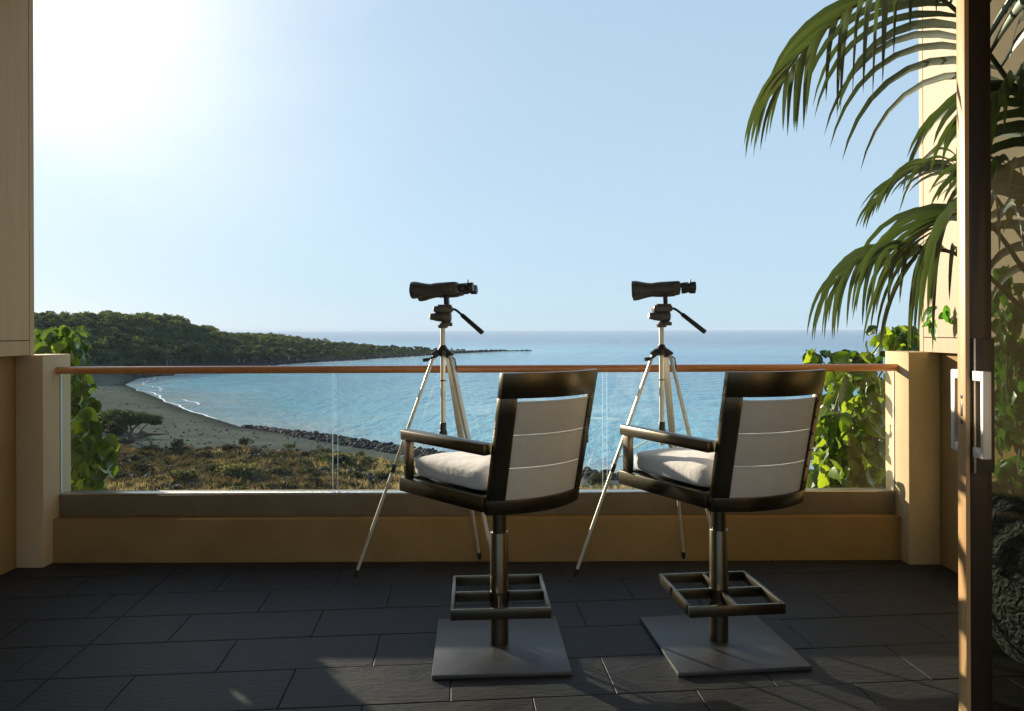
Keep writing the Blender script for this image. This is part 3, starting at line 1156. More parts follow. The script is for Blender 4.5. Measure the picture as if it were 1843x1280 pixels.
for k in range(-6, 6):
    v_ = V0 + PV * k
    offA = -1.205 if k % 2 == 0 else -0.915
    offA = -0.915 if k % 2 == 0 else -1.205       # row just above V0 is the half-bond row
    spans = []
    # right of the straight joint
    e = offA
    while e > -1.52:
        e -= PU
    edges = [-1.52]
    e += PU
    while e < 3.3:
        if e - edges[-1] > 0.05:
            edges.append(e)
        e += PU
    spans += list(zip(edges[:-1], edges[1:]))
    # left of it
    e = -1.52 - (0.40 if k % 2 else 0.16)
    edges = [-1.52]
    while e > -3.4:
        edges.append(e)
        e -= PU
    spans += [(b_, a_) for a_, b_ in zip(edges[:-1], edges[1:])]
    for (u0, u1) in spans:
        cx, cy = inside_floor((u0 + u1) / 2, v_ + PV / 2)
        if not (-2.95 < cx < 3.2 and 0.9 < cy < 4.12):
            continue
        corners = [inside_floor(a_, b_) for a_ in (u0, u1) for b_ in (v_, v_ + PV)]
        o_ = None
        if max(c[1] for c in corners) > 4.02 or min(c[0] for c in corners) < -2.72 or max(c[0] for c in corners) > 2.7:
            # cut tile at the wall
            t = bmesh.new()
            g_ = 0.0022
            q = [inside_floor(a_, b_) for a_, b_ in ((u0 + g_, v_ + g_), (u1 - g_, v_ + g_), (u1 - g_, v_ + PV - g_), (u0 + g_, v_ + PV - g_))]
            f = t.faces.new([t.verts.new((x, y, 0)) for x, y in q])
            for co, no in (((0, 4.025, 0), (0, 1, 0)), ((-2.735, 0, 0), (-1, 0, 0)), ((2.75, 0, 0), (1, 0, 0))):
                bmesh.ops.bisect_plane(t, geom=list(t.verts) + list(t.edges) + list(t.faces), plane_co=co, plane_no=no, clear_outer=True)
            if len(t.faces) == 0:
                t.free()
                continue
            ex = bmesh.ops.extrude_face_region(t, geom=list(t.faces))
            bmesh.ops.translate(t, verts=[x for x in ex['geom'] if isinstance(x, bmesh.types.BMVert)], vec=(0, 0, -0.012))
            bmesh.ops.recalc_face_normals(t, faces=t.faces)
            me_ = bpy.data.meshes.new('floor_tile')
            t.to_mesh(me_)
            t.free()
            o_ = link('floor_tile', me_, M['slate'], floor)
            o_.location.z = RNG.uniform(-0.0008, 0.0008)
        else:
            x0, y0 = inside_floor(u0, v_)
            o_ = link('floor_tile', tile_mesh(u1 - u0, PV), None, floor)
            o_.location = (x0, y0, RNG.uniform(-0.0008, 0.0008))
            o_.rotation_euler = (RNG.uniform(-.0012, .0012), RNG.uniform(-.0012, .0012), TH)

# ------------------------------------------------------------------ walls, ceiling, room behind
ZP = 1.168
bb = B()
bb.box(-3.2, 3.6, -1.3, 4.2, 3.36, 3.6)
tag(bb.build('ceiling', M['ceiling']), kind='structure')
bb = B()
bb.box(-3.2, -2.20, -1.3, -1.1, -0.25, 3.36)
bb.box(2.20, 3.6, -1.3, -1.1, -0.25, 3.36)
bb.box(-2.1995, 2.1995, -1.3, -1.1, 2.65, 3.36)
tag(bb.build('room_wall', M['plaster_dark']), kind='structure')
bb = B()
bb.box(-400, 400, -420, 2.9, -9.6, -9.2)
tag(bb.build('inland_ground', M['soil_plain']), kind='structure')
bb = B()
bb.box(-3.0, -2.74, -1.1, 3.4, -0.25, 3.36)
tag(bb.build('room_wall', M['plaster_dark']), kind='structure')
bb = B()
bb.box(2.62, 2.9, -1.1, 3.15, -0.25, 3.36)
tag(bb.build('room_wall', M['plaster_dark']), kind='structure')
bb = B()
bb.box(-3.6, 3.6, 3.0, 4.16, -14.5, -0.252)
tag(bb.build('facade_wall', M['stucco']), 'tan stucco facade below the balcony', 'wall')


def side_wall(sx, xl, xu, y_in, y_up, label, pm):
    w_ = thing('side_wall', label, 'wall', (0, 0, 0))
    t = B()
    a_, b_ = sorted((sx * xl, sx * (xl + 0.28)))
    t.box(a_, b_, y_in, 3.95 + 0.25, -0.25, ZP)
    t.build('low_wall', M['stucco'], w_)
    # boards of the panelled upper wall with recessed joints
    a_, b_ = sorted((sx * (xu + 0.008), sx * (xu + 0.30)))
    t = B()
    t.box(a_, b_, y_in, y_up - 0.004, ZP + 0.003, 3.355)
    t.build('backing', M['grout'], w_)
    g_ = 0.004
    fr = 0.042
    cuts = [(y_up - fr + g_, y_up, ZP + 0.002, 3.35)]
    zb = ZP + 0.085
    zs = [zb, 3.35]
    ys = [y_in, y_up - fr]
    cuts.append((y_in, y_up - fr, ZP + 0.002, zb - g_))
    cuts.append((y_in, y_up - fr, zb, 3.35))
    for (ya, yb, za, zc) in cuts:
        t = B()
        a_, b_ = sorted((sx * xu, sx * (xu + 0.02)))
        t.box(a_, b_, ya, yb, za, zc, 0.0012, seg=1)
        t.build('wood_panel', pm, w_)
    # end board
    t = B()
    a_, b_ = sorted((sx * (xu + 0.0205), sx * (xu + 0.30)))
    t.box(a_, b_, y_up - 0.0035, y_up, ZP + 0.002, 3.35)
    t.build('end_board', pm, w_)
    return w_


side_wall(-1, 2.74, 2.662, 3.4, 3.995, 'shaded wood-panelled wall above the left pillar, tan boards with thin joints', M['panel_wood'])
side_wall(1, 2.36, 2.30, 3.15, 4.045, 'sunlit cream panelled wall behind the palm fronds at the right', M['panel_wood_sun'])

for (x0, x1, lab) in ((-2.738, -2.586, 'shaded tan stucco pillar at the left end of the rail'),
                      (2.185, 2.358, 'golden tan stucco pillar with a sunlit inner side at the right end of the rail')):
    t = B()
    t.box(x0, x1, 3.95, 4.2, -0.25, ZP + 0.001, 0.004)
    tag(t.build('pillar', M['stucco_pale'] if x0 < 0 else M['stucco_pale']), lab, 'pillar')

par = thing('parapet', 'low tan parapet wall under the glass balustrade', 'parapet')
t = B()
t.box(-2.60, 2.20, 4.03, 4.2, -0.25, 0.243, 0.003)
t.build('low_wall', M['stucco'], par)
t = B()
t.box(-2.584, 2.183, 4.085, 4.215, 0.2432, 0.366, 0.005)
t.build('cap', M['stone_cap'], par)

rail = thing('balustrade', 'frameless glass balustrade with a round reddish wooden handrail on top', 'balustrade')
t = B()
xs = np.linspace(-2.60, 2.20, 40)
prof = []
t.tube([(x, 4.075, 1.079) for x in (-2.607, -2.602, -2.59, -1.2, 0, 1.2, 2.185, 2.20, 2.206)], [0.012, 0.018, 0.0215, 0.0215, 0.0215, 0.0215, 0.0215, 0.018, 0.012], 20)
t.build('handrail', M['rail_wood'], rail, True)
t = B()
t.box(-2.584, 2.183, 4.088, 4.0965, 0.3662, 0.376, 0.001)
t.box(-2.584, 2.183, 4.1095, 4.130, 0.3662, 0.376, 0.001)
t.build('base_channel', M['aluminium'], rail)
def glass_panel(x0, x1):
    t = B()
    t.box(x0, x1, 4.097, 4.109, 0.3665, 1.078)
    for f in t.bm.faces:
        f.material_index = 1 if (abs(f.normal.x) > 0.5 or abs(f.normal.z) > 0.5) else 0
    return t.build('glass_panel', [M['glass'], M['glass_edge']], rail)


xg = [-2.58, (598 - 921.5) / F * 4.1, (607 - 921.5) / F * 4.1, (1084 - 921.5) / F * 4.1, (1092 - 921.5) / F * 4.1, 2.18]
for k in (0, 2, 4):
    glass_panel(xg[k], xg[k + 1])

# ------------------------------------------------------------------ sliding door at the right
DY = 2.0
X0 = (1737 - 921.5) / F * DY
X1 = (1785 - 921.5) / F * DY
door = thing('sliding_door', 'dark wooden sliding glass door with steel pulls, slid open at the right', 'door', (0, 0, 0))
t = B()
t.box(X0 + 0.0135, X1, DY, DY + 0.034, 0.01, 2.5, 0.002)
t.build('stile', M['door_dark'], door)
t = B()
t.box(X0, X0 + 0.013, DY - 0.001, DY + 0.036, 0.012, 2.498, 0.002)  # side face of the stile, painted lighter as sunlit
t.build('lit_edge', M['door_wood_lit'], door)
t = B()
t.box(X1 + 0.001, 2.58, DY + 0.002, DY + 0.032, 2.38, 2.5)
t.build('top_rail', M['door_dark'], door)
t = B()
t.box(X1 + 0.001, 2.58, DY + 0.002, DY + 0.032, 0.01, 0.13)
t.build('bottom_rail', M['door_dark'], door)
t = B()
t.box(X1 - 0.006, 2.58, DY + 0.013, DY + 0.019, 0.131, 2.379)
t.build('glass_pane', M['door_glass'], door)


def zpy(py, Y=DY):
    return EYE - (py - HOR) / F * Y


def xpx(px, Y=DY):
    return (px - 921.5) / F * Y


t = B()
t.box(xpx(1752), xpx(1786), DY - 0.009, DY - 0.0012, zpy(853), zpy(613), 0.0012)
hp_ = t.build('handle_plate', M['pull_plate'], door)
t = B()
t.box(xpx(1752) - 0.0055, xpx(1752) - 0.0003, DY - 0.011, DY - 0.0012, zpy(854), zpy(612), 0.001)
t.build('plate_edge', M['steel'], hp_)
yh = DY - 0.05
t = B()
t.box(xpx(1766, yh), xpx(1782, yh), yh - 0.006, yh + 0.006, zpy(830, yh), zpy(672, yh), 0.003)
t.box(xpx(1766, yh), xpx(1782, yh), yh + 0.0062, DY - 0.0092, zpy(690, yh), zpy(672, yh), 0.002)
t.box(xpx(1766, yh), xpx(1782, yh), yh + 0.0062, DY - 0.0092, zpy(830, yh), zpy(812, yh), 0.002)
t.build('pull_handle', M['satin'], door)
# outside pull: a D that stands off the far face
yo = DY + 0.082
xo = X0 + 0.012
t = B()
t.box(xo, xo + 0.026, yo - 0.012, yo + 0.006, zpy(812, yo), zpy(667, yo), 0.004)
t.box(xo, xo + 0.026, DY + 0.036, yo - 0.0125, zpy(683, yo), zpy(667, yo), 0.003)
t.box(xo, xo + 0.026, DY + 0.036, yo - 0.0125, zpy(812, yo), zpy(796, yo), 0.003)
t.build('outer_pull', M['satin'], door)
for (pa, pb) in ((713, 721), (727, 753), (759, 767)):
    t = B()
    t.box(X0 - 0.0008, X0 + 0.002, DY + 0.012, DY + 0.021, zpy(pb), zpy(pa), 0.0004)
    t.build('latch_slot', M['black_plastic'], door)
t = B()
t.box(1.2, 2.6, DY - 0.03, DY + 0.07, 2.5005, 3.36)
tag(t.build('door_header', M['door_dark']), kind='structure')


# ------------------------------------------------------------------ bar chairs
def make_chair():
    root = thing('bar_chair', 'left one of the two bar chairs, white cushion, footrest square to the view', 'bar chair', (0, 0, 0), 0, 'bar chairs facing the sea')
    t = B()
    t.box(-0.262, 0.262, -0.262, 0.262, 0.0012, 0.017, 0.002)
    t.build('base_plate', M['plate'], root)
    t = B()
    t.lathe([(0.0172, 0.0375), (0.472, 0.0375), (0.474, 0.0365), (0.474, 0.0325)], seg=32)
    t.build('sleeve', M['bronze'], root)
    t = B()
    t.lathe([(0.4742, 0.030), (0.605, 0.030)], seg=32)
    t.build('pole', M['bronze'], root)
    t = B()
    hs, w_, z0, z1 = 0.193, 0.013, 0.190, 0.231
    t.box(-hs, hs, -hs, -hs + w_, z0, z1, 0.0012)
    t.box(-hs, hs, hs - w_, hs, z0, z1, 0.0012)
    t.box(-hs, -hs + w_, -hs + w_ + .0003, hs - w_ - .0003, z0, z1, 0.0012)
    t.box(hs - w_, hs, -hs + w_ + .0003, hs - w_ - .0003, z0, z1, 0.0012)
    for s in (-1, 1):
        a_, b_ = sorted((s * 0.0395, s * (hs - w_ - .0003)))
        t.box(a_, b_, -w_ / 2, w_ / 2, z0, z1 - 0.001, 0.001)
        t.box(-w_ / 2, w_ / 2, a_, b_, z0, z1 - 0.001, 0.001)
    t.lathe([(z0 - 0.004, 0.0382), (z0 - 0.004, 0.0395), (z1 + 0.002, 0.0395), (z1 + 0.002, 0.0382)], seg=32)
    t.build('footrest', M['bronze'], root)
    seat_parts = []
    t = B()
    t.box(-0.13, 0.13, -0.13, 0.13, 0.605, 0.629, 0.003)
    seat_parts.append(t.build('swivel_plate', M['bronze'], root))
    # seat frame
    zb, zt = 0.630, 0.688
    bl, br, fr, fl = Vector((-0.213, -0.225, 0)), Vector((0.213, -0.225, 0)), Vector((0.298, 0.285, 0)), Vector((-0.298, 0.285, 0))
    t = B()
    zc = Vector((0, 0, (zb + zt) / 2))
    for p_, q_ in ((bl, fl), (br, fr)):
        t.bar(p_ + zc, q_ + zc, 0.026, zt - zb, 0.003)
    t.bar(fl + zc + Vector((0.0135, -0.012, 0)), fr + zc + Vector((-0.0135, -0.012, 0)), 0.024, zt - zb - 0.002, 0.003)
    t.bar(bl + zc + Vector((0.014, 0.02, 0)), br + zc + Vector((-0.014, 0.02, 0)), 0.024, zt - zb - 0.002, 0.003)
    t.box(-0.20, 0.20, -0.19, 0.262, zt - 0.02, zt - 0.012)
    seat_parts.append(t.build('seat_frame', M['bronze'], root))
    # cushion
    n = 28
    t = bmesh.new()
    grid = {}
    z0, z1 = zt - 0.004, zt + 0.088

    def half_w(y):
        f_ = (y + 0.225) / 0.51
        return (0.213 + f_ * 0.085) - 0.020
    def se(v, e):
        return math.copysign(abs(v) ** e, v)
    rings = []
    levels = 14
    for j in range(levels + 1):
        ph = -math.pi / 2 + math.pi * j / levels
        ring = []
        for k in range(64):
            th = 2 * math.pi * k / 64
            ex, ey, ez = se(math.cos(th), 0.22), se(math.sin(th), 0.22), se(math.sin(ph), 0.45)
            cr = se(math.cos(ph), 0.40)
            y = 0.035 + cr * ey * 0.232
            x = cr * ex * half_w(y)
            crown = 0.016 * (1 - (cr * 0.9) ** 2) if ph > 0 else 0
            z = (z0 + z1) / 2 + ez * (z1 - z0) / 2 + crown * (1 if ph > 0 else 0)
            wr = mnoise.noise(Vector((x * 14, y * 14, z * 18))) * 0.0035
            ring.append(t.verts.new((x + wr * ex * 0.8, y + wr * ey * 0.8, z + wr * 0.6)))
        rings.append(ring)
    for j in range(levels):
        for k in range(64):
            t.faces.new((rings[j][k], rings[j][(k + 1) % 64], rings[j + 1][(k + 1) % 64], rings[j + 1][k])).smooth = True
    t.faces.new(rings[0][::-1])
    t.faces.new(rings[-1])
    bmesh.ops.remove_doubles(t, verts=t.verts, dist=0.0002)
    bmesh.ops.recalc_face_normals(t, faces=t.faces)
    me_ = bpy.data.meshes.new('seat_cushion')
    t.to_mesh(me_)
    t.free()
    cu = link('seat_cushion', me_, M['cushion'], root)
    seat_parts.append(cu)
    # curved, raked back
    ZB, ZT = 0.622, 1.148

    def bp_(s, z, off_=0.0):
        f_ = (z - ZB) / (ZT - ZB)
        x = s * (0.215 + 0.006 * f_)
        y = -0.295 + 0.062 * s * s - 0.118 * f_ - 0.018 * math.sin(f_ * math.pi) * 0 + off_
        return Vector((x, y, z))

    def slab(t, s0, s1, za, zc, th0, th1, ns=14, nz=1, za2=None):
        vf, vb = [], []
        for i in range(ns + 1):
            s = s0 + (s1 - s0) * i / ns
            vf.append([t.verts.new(bp_(s, za + (zc - za) * j / nz, th0)) for j in range(nz + 1)])
            vb.append([t.verts.new(bp_(s, za + (zc - za) * j / nz, th1)) for j in range(nz + 1)])
        for i in range(ns):
            for j in range(nz):
                t.faces.new((vf[i][j], vf[i + 1][j], vf[i + 1][j + 1], vf[i][j + 1]))
                t.faces.new((vb[i][j], vb[i][j + 1], vb[i + 1][j + 1], vb[i + 1][j]))
            t.faces.new((vf[i][0], vb[i][0], vb[i + 1][0], vf[i + 1][0]))
            t.faces.new((vf[i][nz], vf[i + 1][nz], vb[i + 1][nz], vb[i][nz]))
        for i in (0, ns):
            for j in range(nz):
                t.faces.new((vf[i][j], vf[i][j + 1], vb[i][j + 1], vb[i][j]))

    def finish(t, name, mat, bev, parent=root):
        bmesh.ops.recalc_face_normals(t, faces=t.faces)
        if bev:
            ed = [e for e in t.edges if len(e.link_faces) == 2 and e.calc_face_angle() > 0.6]
            bmesh.ops.bevel(t, geom=ed, offset=bev, segments=2, affect='EDGES', profile=0.5)
        me_ = bpy.data.meshes.new(name)
        t.to_mesh(me_)
        t.free()
        for p_ in me_.polygons:
            p_.use_smooth = True
        me_.set_sharp_from_angle(angle=R(30))
        ob = link(name, me_, mat, parent)
        return ob

    SW = 0.245
    t = bmesh.new()
    slab(t, -1, 1, 1.056, ZT, -0.013, 0.013, 18, 1)
    slab(t, -1, 1, ZB, 0.676, -0.013, 0.013, 18, 1)
    slab(t, -1, -1 + SW, 0.6762, 1.0558, -0.013, 0.013, 4, 6)
    slab(t, 1 - SW * 0.75, 1, 0.6762, 1.0558, -0.013, 0.013, 4, 6)
    seat_parts.append(finish(t, 'back_frame', M['bronze'], 0.0016))
    zc = [0.6775, 0.7985, 0.9225, 1.046]
    for k in range(3):
        t = bmesh.new()
        slab(t, -1 + SW + 0.004, 1 - SW * 0.75 - 0.004, zc[k], zc[k + 1] - 0.0095, -0.004, 0.003, 16, 2)
        seat_parts.append(finish(t, 'sling_band', M['sling'], 0.001))
        t = bmesh.new()
        slab(t, -1 + SW + 0.004, 1 - SW * 0.75 - 0.004, zc[k + 1] - 0.0093, zc[k + 1] - 0.0015, -0.005, 0.004, 16, 1)
        seat_parts.append(finish(t, 'gap_strip', M['gap_strip'], 0.0015))
    for k in range(6):
        z = 0.71 + 0.064 * k
        t = B()
        c_ = bp_(1 - SW * 0.62, z, -0.0135)
        t.tube([c_, c_ + Vector((0.0004, -0.003, 0))], 0.0045, 8)
        seat_parts.append(t.build('screw', M['black_plastic'], root))
    for s in (-1, 1):
        t = B()
        p_ = Vector((s * 0.296, 0.262, 0.868))
        q_ = Vector((s * 0.226, -0.272, 0.868))
        t.bar(p_, q_, 0.05, 0.044, 0.009)
        ar = t.build('armrest', M['bronze'], root, True, 40)
        seat_parts.append(ar)
        t = B()
        t.box(s * 0.294 - 0.013, s * 0.294 + 0.013, 0.205, 0.252, 0.6885, 0.8455, 0.003)
        t.build('arm_post', M['bronze'], ar)
    return root, seat_parts


ch1, parts1 = make_chair()
ch2 = copy_tree(ch1)
ch1.location = (-0.056, 2.94, 0)
ch1.rotation_euler = (0, 0, R(3.2))
ch2.location = (0.852, 2.965, 0)
ch2.rotation_euler = (0, 0, R(5.5))
ch2['label'] = 'right one of the two bar chairs, white cushion, nearer the sunlit vine'
seat_names = {p.name.split('.')[0] for p in parts1}
for c_, ang in ((ch1, 35 - 3.2), (ch2, 35 - 5.5 - 14.5)):
    for ch in c_.children:
        if ch.name.split('.')[0] in seat_names:
            ch.rotation_euler = (0, 0, R(ang))


# ------------------------------------------------------------------ tripods
def make_tripod():
    root = thing('tripod', 'champagne metal tripod left of the two, behind the left bar chair', 'tripod', (0, 0, 0), 0, 'tripods at the rail')
    hub_z = 1.185
    feet = [Vector((-0.455, -0.02, 0)), Vector((0.175, 0.265, 0)), Vector((0.285, -0.12, 0))]
    t = B()
    t.lathe([(0.70, 0.0125), (1.31, 0.0125)], seg=16)
    t.build('column', M['champagne'], root)
    t = B()
    t.lathe([(1.165, 0.018), (1.17, 0.030), (1.195, 0.032), (1.205, 0.026), (1.215, 0.018), (1.222, 0.0165)], seg=20)
    for f_ in feet:
        d_ = f_.normalized()
        t.bar(d_ * 0.02 + Vector((0, 0, 1.188)), d_ * 0.052 + Vector((0, 0, 1.165)), 0.028, 0.034, 0.004)
    t.build('hub', M['black_plastic'], root)
    for k, f_ in enumerate(feet):
        d_ = f_.normalized()
        top = d_ * 0.046 + Vector((0, 0, 1.168))
        dirv = (f_ + Vector((0, 0, 0.03)) - top)
        L = dirv.length
        dirv.normalize()
        mid = top + dirv * (L * 0.52)
        t = B()
        up = d_.cross(Vector((0, 0, 1))).cross(dirv)
        wdt = 0.034 if k else 0.024
        t.bar(top, mid, wdt, 0.016, 0.003, up)
        lg = t.build('leg', M['champagne'], root)
        t = B()
        t.bar(mid - dirv * 0.03, mid + dirv * 0.014, wdt + 0.006, 0.022, 0.003, up)
        t.build('leg_lock', M['black_plastic'], lg)
        t = B()
        end = top + dirv * (L - 0.02)
        t.tube([mid + dirv * 0.0145, end], 0.0085, 12)
        t.build('lower_leg', M['champagne'], lg)
        t = B()
        tip = end + dirv * 0.03
        tip.z = max(tip.z, 0.004)
        t.tube([end - dirv * 0.012, end + dirv * 0.004, tip], [0.0115, 0.0115, 0.0075], 12)
        t.build('foot', M['black_plastic'], lg)
        # brace
        t = B()
        bq = top + dirv * (L * 0.47)
        t.bar(d_ * 0.02 + Vector((0, 0, 0.752)), bq - d_ * 0.004, 0.012, 0.004, 0.0, Vector((0, 0, 1)))
        t.build('brace', M['champagne'], root)
    t = B()
    t.lathe([(0.735, 0.016), (0.74, 0.021), (0.775, 0.021), (0.78, 0.017), (0.815, 0.017), (0.82, 0.0135)], seg=18)
    t.build('brace_collar', M['black_plastic'], root)
    t = B()
    t.lathe([(1.035, 0.0135), (1.035, 0.0155), (1.041, 0.0155), (1.041, 0.0135)], seg=16)
    t.build('column_ring', M['black_plastic'], root)
    # crank and strap
    t = B()
    t.tube([(-0.02, -0.03, 1.178), (-0.05, -0.045, 1.16), (-0.072, -0.05, 1.148)], [0.007, 0.006, 0.006], 10)
    t.tube([(-0.070, -0.05, 1.149), (-0.098, -0.052, 1.146)], [0.010, 0.0095], 10)
    t.build('crank', M['black_plastic'], root, True)
    t = B()
    t.tube([(0.045, -0.02, 1.165), (0.063, -0.022, 1.15), (0.070, -0.02, 1.115), (0.069, -0.016, 1.07)], 0.0035, 8)
    t.build('strap', M['black_plastic'], root, True)
    # pan head
    t = B()
    t.lathe([(1.3102, 0.0165), (1.313, 0.026), (1.327, 0.027), (1.329, 0.018), (1.338, 0.018)], seg=20)
    m_ = Matrix.Translation((0.026, -0.005, 1.332)) @ Matrix.Rotation(R(20), 4, 'Z')
    t.box(-0.022, 0.022, -0.018, 0.018, -0.012, 0.008, 0.004, m_)
    hd = t.build('pan_base', M['grey_plastic'], root, True, 40)
    t = B()
    m_ = Matrix.Translation((0.012, 0.0, 1.370)) @ Matrix.Rotation(R(90), 4, 'Y')
    t.lathe([(-0.072, 0.017), (-0.055, 0.0195), (-0.052, 0.022), (-0.022, 0.026), (-0.018, 0.032), (0.012, 0.033), (0.028, 0.030), (0.033, 0.022)], m_, 24)
    hd = t.build('pan_head', M['grey_plastic'], root, True, 40)
    t = B()
    m2 = Matrix.Translation((0.012, 0.0, 1.370)) @ Matrix.Rotation(R(90), 4, 'Y')
    t.lathe([(-0.080, 0.013), (-0.0785, 0.0165), (-0.0722, 0.0165)], m2, 20)
    t.build('knob_cap', M['champagne'], hd, True, 40)
    t = B()
    m_ = Matrix.Translation((0.006, 0.0, 1.413))
    t.box(-0.052, 0.046, -0.036, 0.036, -0.020, 0.012, 0.008, m_)
    t.box(-0.030, 0.040, -0.028, 0.028, 0.0122, 0.020, 0.003, m_)
    t.build('mount_plate', M['grey_plastic'], root, True, 40)
    # pan handle
    t = B()
    t.tube([(0.0525, -0.01, 1.408), (0.063, -0.013, 1.408), (0.078, -0.018, 1.399), (0.104, -0.028, 1.376)], 0.0065, 12)
    hn = t.build('pan_handle', M['black_plastic'], root, True)
    t = B()
    t.tube([(0.100, -0.0265, 1.380), (0.103, -0.0275, 1.377), (0.205, -0.066, 1.289), (0.209, -0.0675, 1.285), (0.211, -0.068, 1.283)], [0.009, 0.0115, 0.0125, 0.0115, 0.006], 14)
    t.build('grip', M['black_plastic'], hn, True)
    return root


def make_binoculars():
    root = thing('binoculars', 'black binoculars on the left tripod, aimed left over the bay', 'binoculars', (0, 0, 0), 0, 'binoculars on the tripods')
    # axis along local -x (objective at -x)
    def ax(y, z):
        return Matrix.Translation((0, y, z)) @ Matrix.Rotation(R(-90), 4, 'Y')
    for s, dz in ((-1, 0.0), (1, -0.009)):
        y = s * 0.056
        t = B()
        # along +z of lathe = towards -x
        t.lathe([(-0.062, 0.018), (-0.060, 0.024), (-0.05, 0.031), (-0.02, 0.033), (0.02, 0.0325), (0.045, 0.031), (0.058, 0.0295), (0.062, 0.0285),
                 (0.085, 0.0305), (0.115, 0.037), (0.135, 0.0425), (0.150, 0.0445), (0.165, 0.0445), (0.167, 0.0430), (0.167, 0.0385), (0.158, 0.0380)], ax(y, dz), 28)
        br = t.build('barrel', M['bino'], root, True, 45)
        t = B()
        t.lathe([(0.1575, 0.0375), (0.1595, 0.028), (0.1605, 0.002)], ax(y, dz), 24)
        t.build('lens', M['lens'], br, True)
        # prism housing steps inward to the eyepiece
        t = B()
        ye = s * 0.036
        m_ = Matrix.Translation((0.045, (y + ye) / 2, dz + 0.001))
        t.box(-0.030, 0.034, -0.034, 0.034, -0.027, 0.031, 0.012, m_, 3)
        t.build('prism_housing', M['bino'], root, True, 50)
        t = B()
        t.lathe([(-0.084, 0.0215), (-0.088, 0.0225), (-0.108, 0.022), (-0.112, 0.0185), (-0.122, 0.0185), (-0.126, 0.0235), (-0.152, 0.0245), (-0.156, 0.022), (-0.157, 0.012)], ax(ye, dz + 0.002), 24)
        t.build('eyepiece', M['black_plastic'], root, True, 40)
    t = B()
    t.box(-0.03, 0.075, -0.020, 0.020, -0.004, 0.018, 0.006)
    t.tube([(-0.045, 0, 0.012), (0.09, 0, 0.012)], 0.013, 14)
    t.build('bridge', M['black_plastic'], root, True, 40)
    t = B()
    t.lathe([(-0.118, 0.014), (-0.118, 0.016), (-0.096, 0.016), (-0.096, 0.014)], ax(0, 0.012), 18)
    t.build('focus_wheel', M['black_plastic'], root, True, 40)
    t = B()
    t.tube([(0.128, -0.036, 0.024), (0.131, -0.036, 0.042)], [0.003, 0.003], 8)
    t.build('zoom_lever', M['black_plastic'], root)
    t = B()
    t.box(-0.011, 0.012, -0.016, 0.016, -0.079, -0.005, 0.003)
    t.build('mount_bracket', M['black_plastic'], root)
    return root


tri = make_tripod()
bino = make_binoculars()
tri2 = copy_tree(tri)
bino2 = copy_tree(bino)
TX, TY = xpx(797, 3.735), 3.735
dx = 393.5 / F * TY
for tr_, bn_, ox in ((tri, bino, 0), (tri2, bino2, dx)):
    tr_.location = (TX + ox, TY, 0)
    bn_.location = (TX + ox + 0.018, TY - 0.002, 1.513)
    bn_.rotation_euler = (0, R(-2.0), R(-12))
tri2['label'] = 'champagne metal tripod right of the two, behind the right bar chair'
bino2['label'] = 'black binoculars on the right tripod, nearer the palm'


# ------------------------------------------------------------------ plants on and beside the balcony
def leaf_mesh(name, L, W, fold, droop, mat, heart=0.25, nseg=6):
    """one broad leaf: petiole end at the origin, pointing along +y, upper side +z"""
    V, Fc = [], []
    for i in range(nseg + 1):
        f_ = i / nseg
        w_ = W * (math.sin(math.pi * (f_ ** 0.72)) ** 0.8 if 0 < f_ < 1 else 0.0)
        if i == 0:
            w_ = W * heart
        y = L * f_
        z = -droop * L * f_ * f_
        yb = -0.06 * L if i == 0 else 0
        wav = 0.035 * L * math.sin(i * 2.1)
        V.append((-w_, y + yb, z + fold * w_ + wav))
        V.append((0, y, z))
        V.append((w_, y + yb, z + fold * w_ - wav * 0.7))
    for i in range(nseg):
        a_ = 3 * i
        Fc.append((a_, a_ + 1, a_ + 4, a_ + 3))
        Fc.append((a_ + 1, a_ + 2, a_ + 5, a_ + 4))
    me_ = bpy.data.meshes.new(name)
    me_.from_pydata(V, [], Fc)
    for p_ in me_.polygons:
        p_.use_smooth = True
    me_.materials.append(mat)
    return me_


def place_leaf(me_, parent, pos, face, tipdir, s):
    """face: direction of the leaf's upper side, tipdir: where the tip points"""
    y = tipdir.normalized()
    z = face - y * face.dot(y)
    if z.length < 1e-4:
        z = y.orthogonal()
    z.normalize()
    x = y.cross(z)
    o_ = link('leaf', me_, None, parent)
    o_.matrix_local = Matrix.Translation(pos) @ Matrix((x, y, z)).transposed().to_4x4() @ Matrix.Scale(s, 4)
    return o_


def rv(s=1.0):
    return Vector(RNG.normal(size=3)) * s


